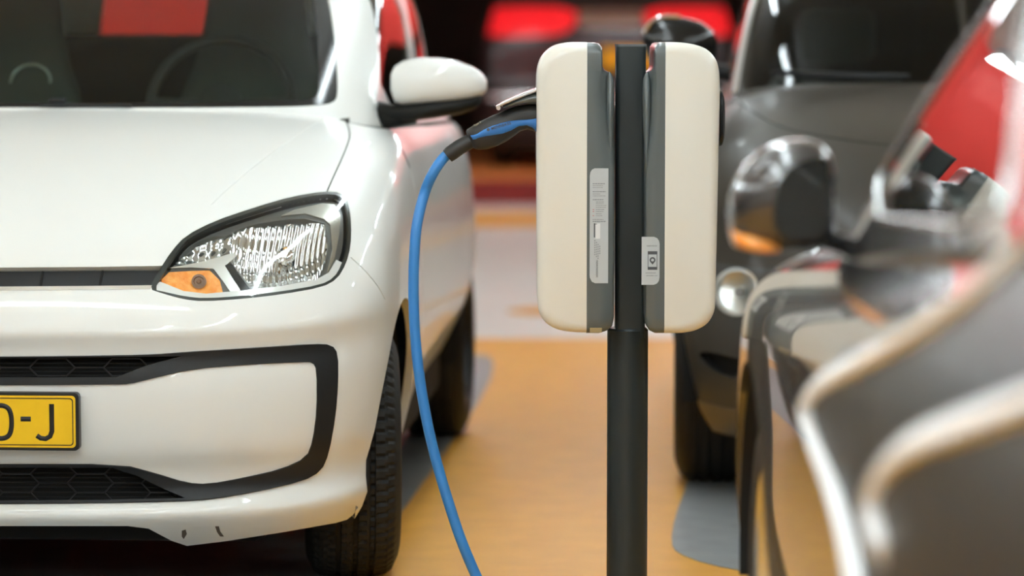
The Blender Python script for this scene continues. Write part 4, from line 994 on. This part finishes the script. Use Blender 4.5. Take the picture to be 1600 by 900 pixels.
def nsec(xp, top, bot, dep, cy=0.):
    a = N.I @ P(xp, top, NMD); b = N.I @ P(xp, bot, NMD); return (a.x, a.y+cy, (a.z+b.z)/2, dep, (a.z-b.z)/2)
ms_ = [nsec(*a) for a in ((1138, 345, 325, .02), (1141, 305, 365, .04), (1148, 283, 380, .052), (1165, 255, 386, .062), (1190, 233, 390, .07), (1220, 220, 392, .074), (1255, 216, 392, .074), (1280, 222, 390, .07), (1296, 240, 384, .055), (1303, 262, 372, .03))]
nm = blob(ms_, 'side_mirror', M['black_paint'], near)
mc = [N.I @ P(x_, y_, NMD-.078) for x_, y_ in chaikin([(1222, 268), (1262, 247), (1292, 244), (1298, 262), (1298, 362), (1270, 376), (1215, 373), (1206, 330)], 2)]
mb = MB(); mb.rings([[Vector((p.x, p.y-.012, p.z)) for p in mc], [Vector((p.x, p.y, p.z)) for p in mc]]); mb.build('mirror_glass', mat('mirror_glass', (.012, .014, .014), .05, 0, .3), nm, angle=30)
blob([nsec(*a) for a in ((1285, 350, 388, .03, 0), (1310, 362, 395, .03, 0), (1335, 368, 402, .035, -.02))], 'mirror_arm', M['black_gloss'], nm)
blob([nsec(*a) for a in ((1139.5, 352, 362, .03), (1147, 356, 384, .056), (1170, 362, 391, .07), (1195, 370, 394, .074), (1212, 378, 393, .06))], 'mirror_orange_edge', M['orange_lens'], nm)  # orange section along the mirror's outer lower edge
o_ = bpy.data.objects.new('side_mirror', nm.data); C.objects.link(o_); o_.parent = near; o_.scale.x = -1
# ================================================================== THE BLACK CAR ACROSS THE AISLE
BT = Vector((.80, 23.3, .17)); back = empty('car', BT, 0, label='black car with red tail lamps parked across the aisle in the blurred background', cat='car')
B = Frame(BT, 0); BF = Frame(BT, 0, flip=True)
BS = Surf([crow(*r) for r in [
    (.13, .10, .2, 1.0, .16, 4.2), (.18, .04, .2, 1.05, .2, 4.2), (.30, .0, .2, 1.08, .32, 4.2), (.45, -.01, .2, 1.09, .47, 4.2), (.60, .0, .2, 1.09, .60, 4.2), (.66, .05, .2, 1.09, .66, 4.2), (.80, .08, .2, 1.09, .8, 4.2), (.95, .10, .2, 1.08, .95, 4.2), (1.08, .12, .2, 1.06, 1.08, 4.2),
    (1.2, .16, .2, 1.03, 1.2, 4.2), (1.35, .26, .2, .98, 1.35, 4.1), (1.5, .40, .2, .92, 1.5, 4.0), (1.58, .55, .2, .84, 1.58, 3.8), (1.62, .8, .2, .6, 1.62, 3.5), (1.63, 1.2, .1, .1, 1.63, 3.0)]], 110, 80)
bp_ = lambda pts, **k: B.px(BS, pts, **k)
tl = BF.px(BS, chaikin([(750, 16), (800, 12), (898, 14), (903, 34), (880, 54), (800, 58), (752, 54)], 1), step=10)
bs_ = bp_([(908, 18), (950, 16), (950, 44), (908, 42)], step=10)
bw = bp_(chaikin([(765, 5), (800, -48), (1060, -48), (1140, -48), (1155, -8), (950, 4)], 1), step=10)
BB = shell(BS, [('tl', [tl]), ('strip', [bp_([(930, 16), (1004, 18), (1004, 44), (930, 44)], step=10)]), ('refl', [uvrect(BS, 3.9, 4.25, 0, 4.5)]), ('arch', [arch(BS, .85, .2, .37, .14)]), ('low', [uvrect(BS, 0, 2.0, 0, 5)])],
    {'body': dict(mat=M['far_black'], obj='body'), 'tl': dict(mat=M['red_lens'], obj='tail_light', off=.012, rim=.012), 'strip': dict(mat=M['satin_silver'], obj='tailgate_strip', off=.01, rim=.01), 'refl': dict(mat=M['satin_silver'], obj='bumper_strip', off=.01, rim=.01), 'low': dict(mat=M['dark_plastic'], obj='rear_valance')}, back)
bq = lambda x_, y_, d=0: B.I @ P(x_, y_, 23.3+d)
mb = MB(); a = bq(940, 75); b = bq(1026, 108); mb.box(a.x, b.x, -.0, .10, b.z, a.z, .006); lp2 = mb.build('license_plate', M['plate_yellow'], back)
for x_, y_ in ((.99, .85), (-.99, .85)): 
    w_ = wheel(back, x_, y_, .33, .24, tread=False)
print('MISS', len(MISS), MISS[:10])
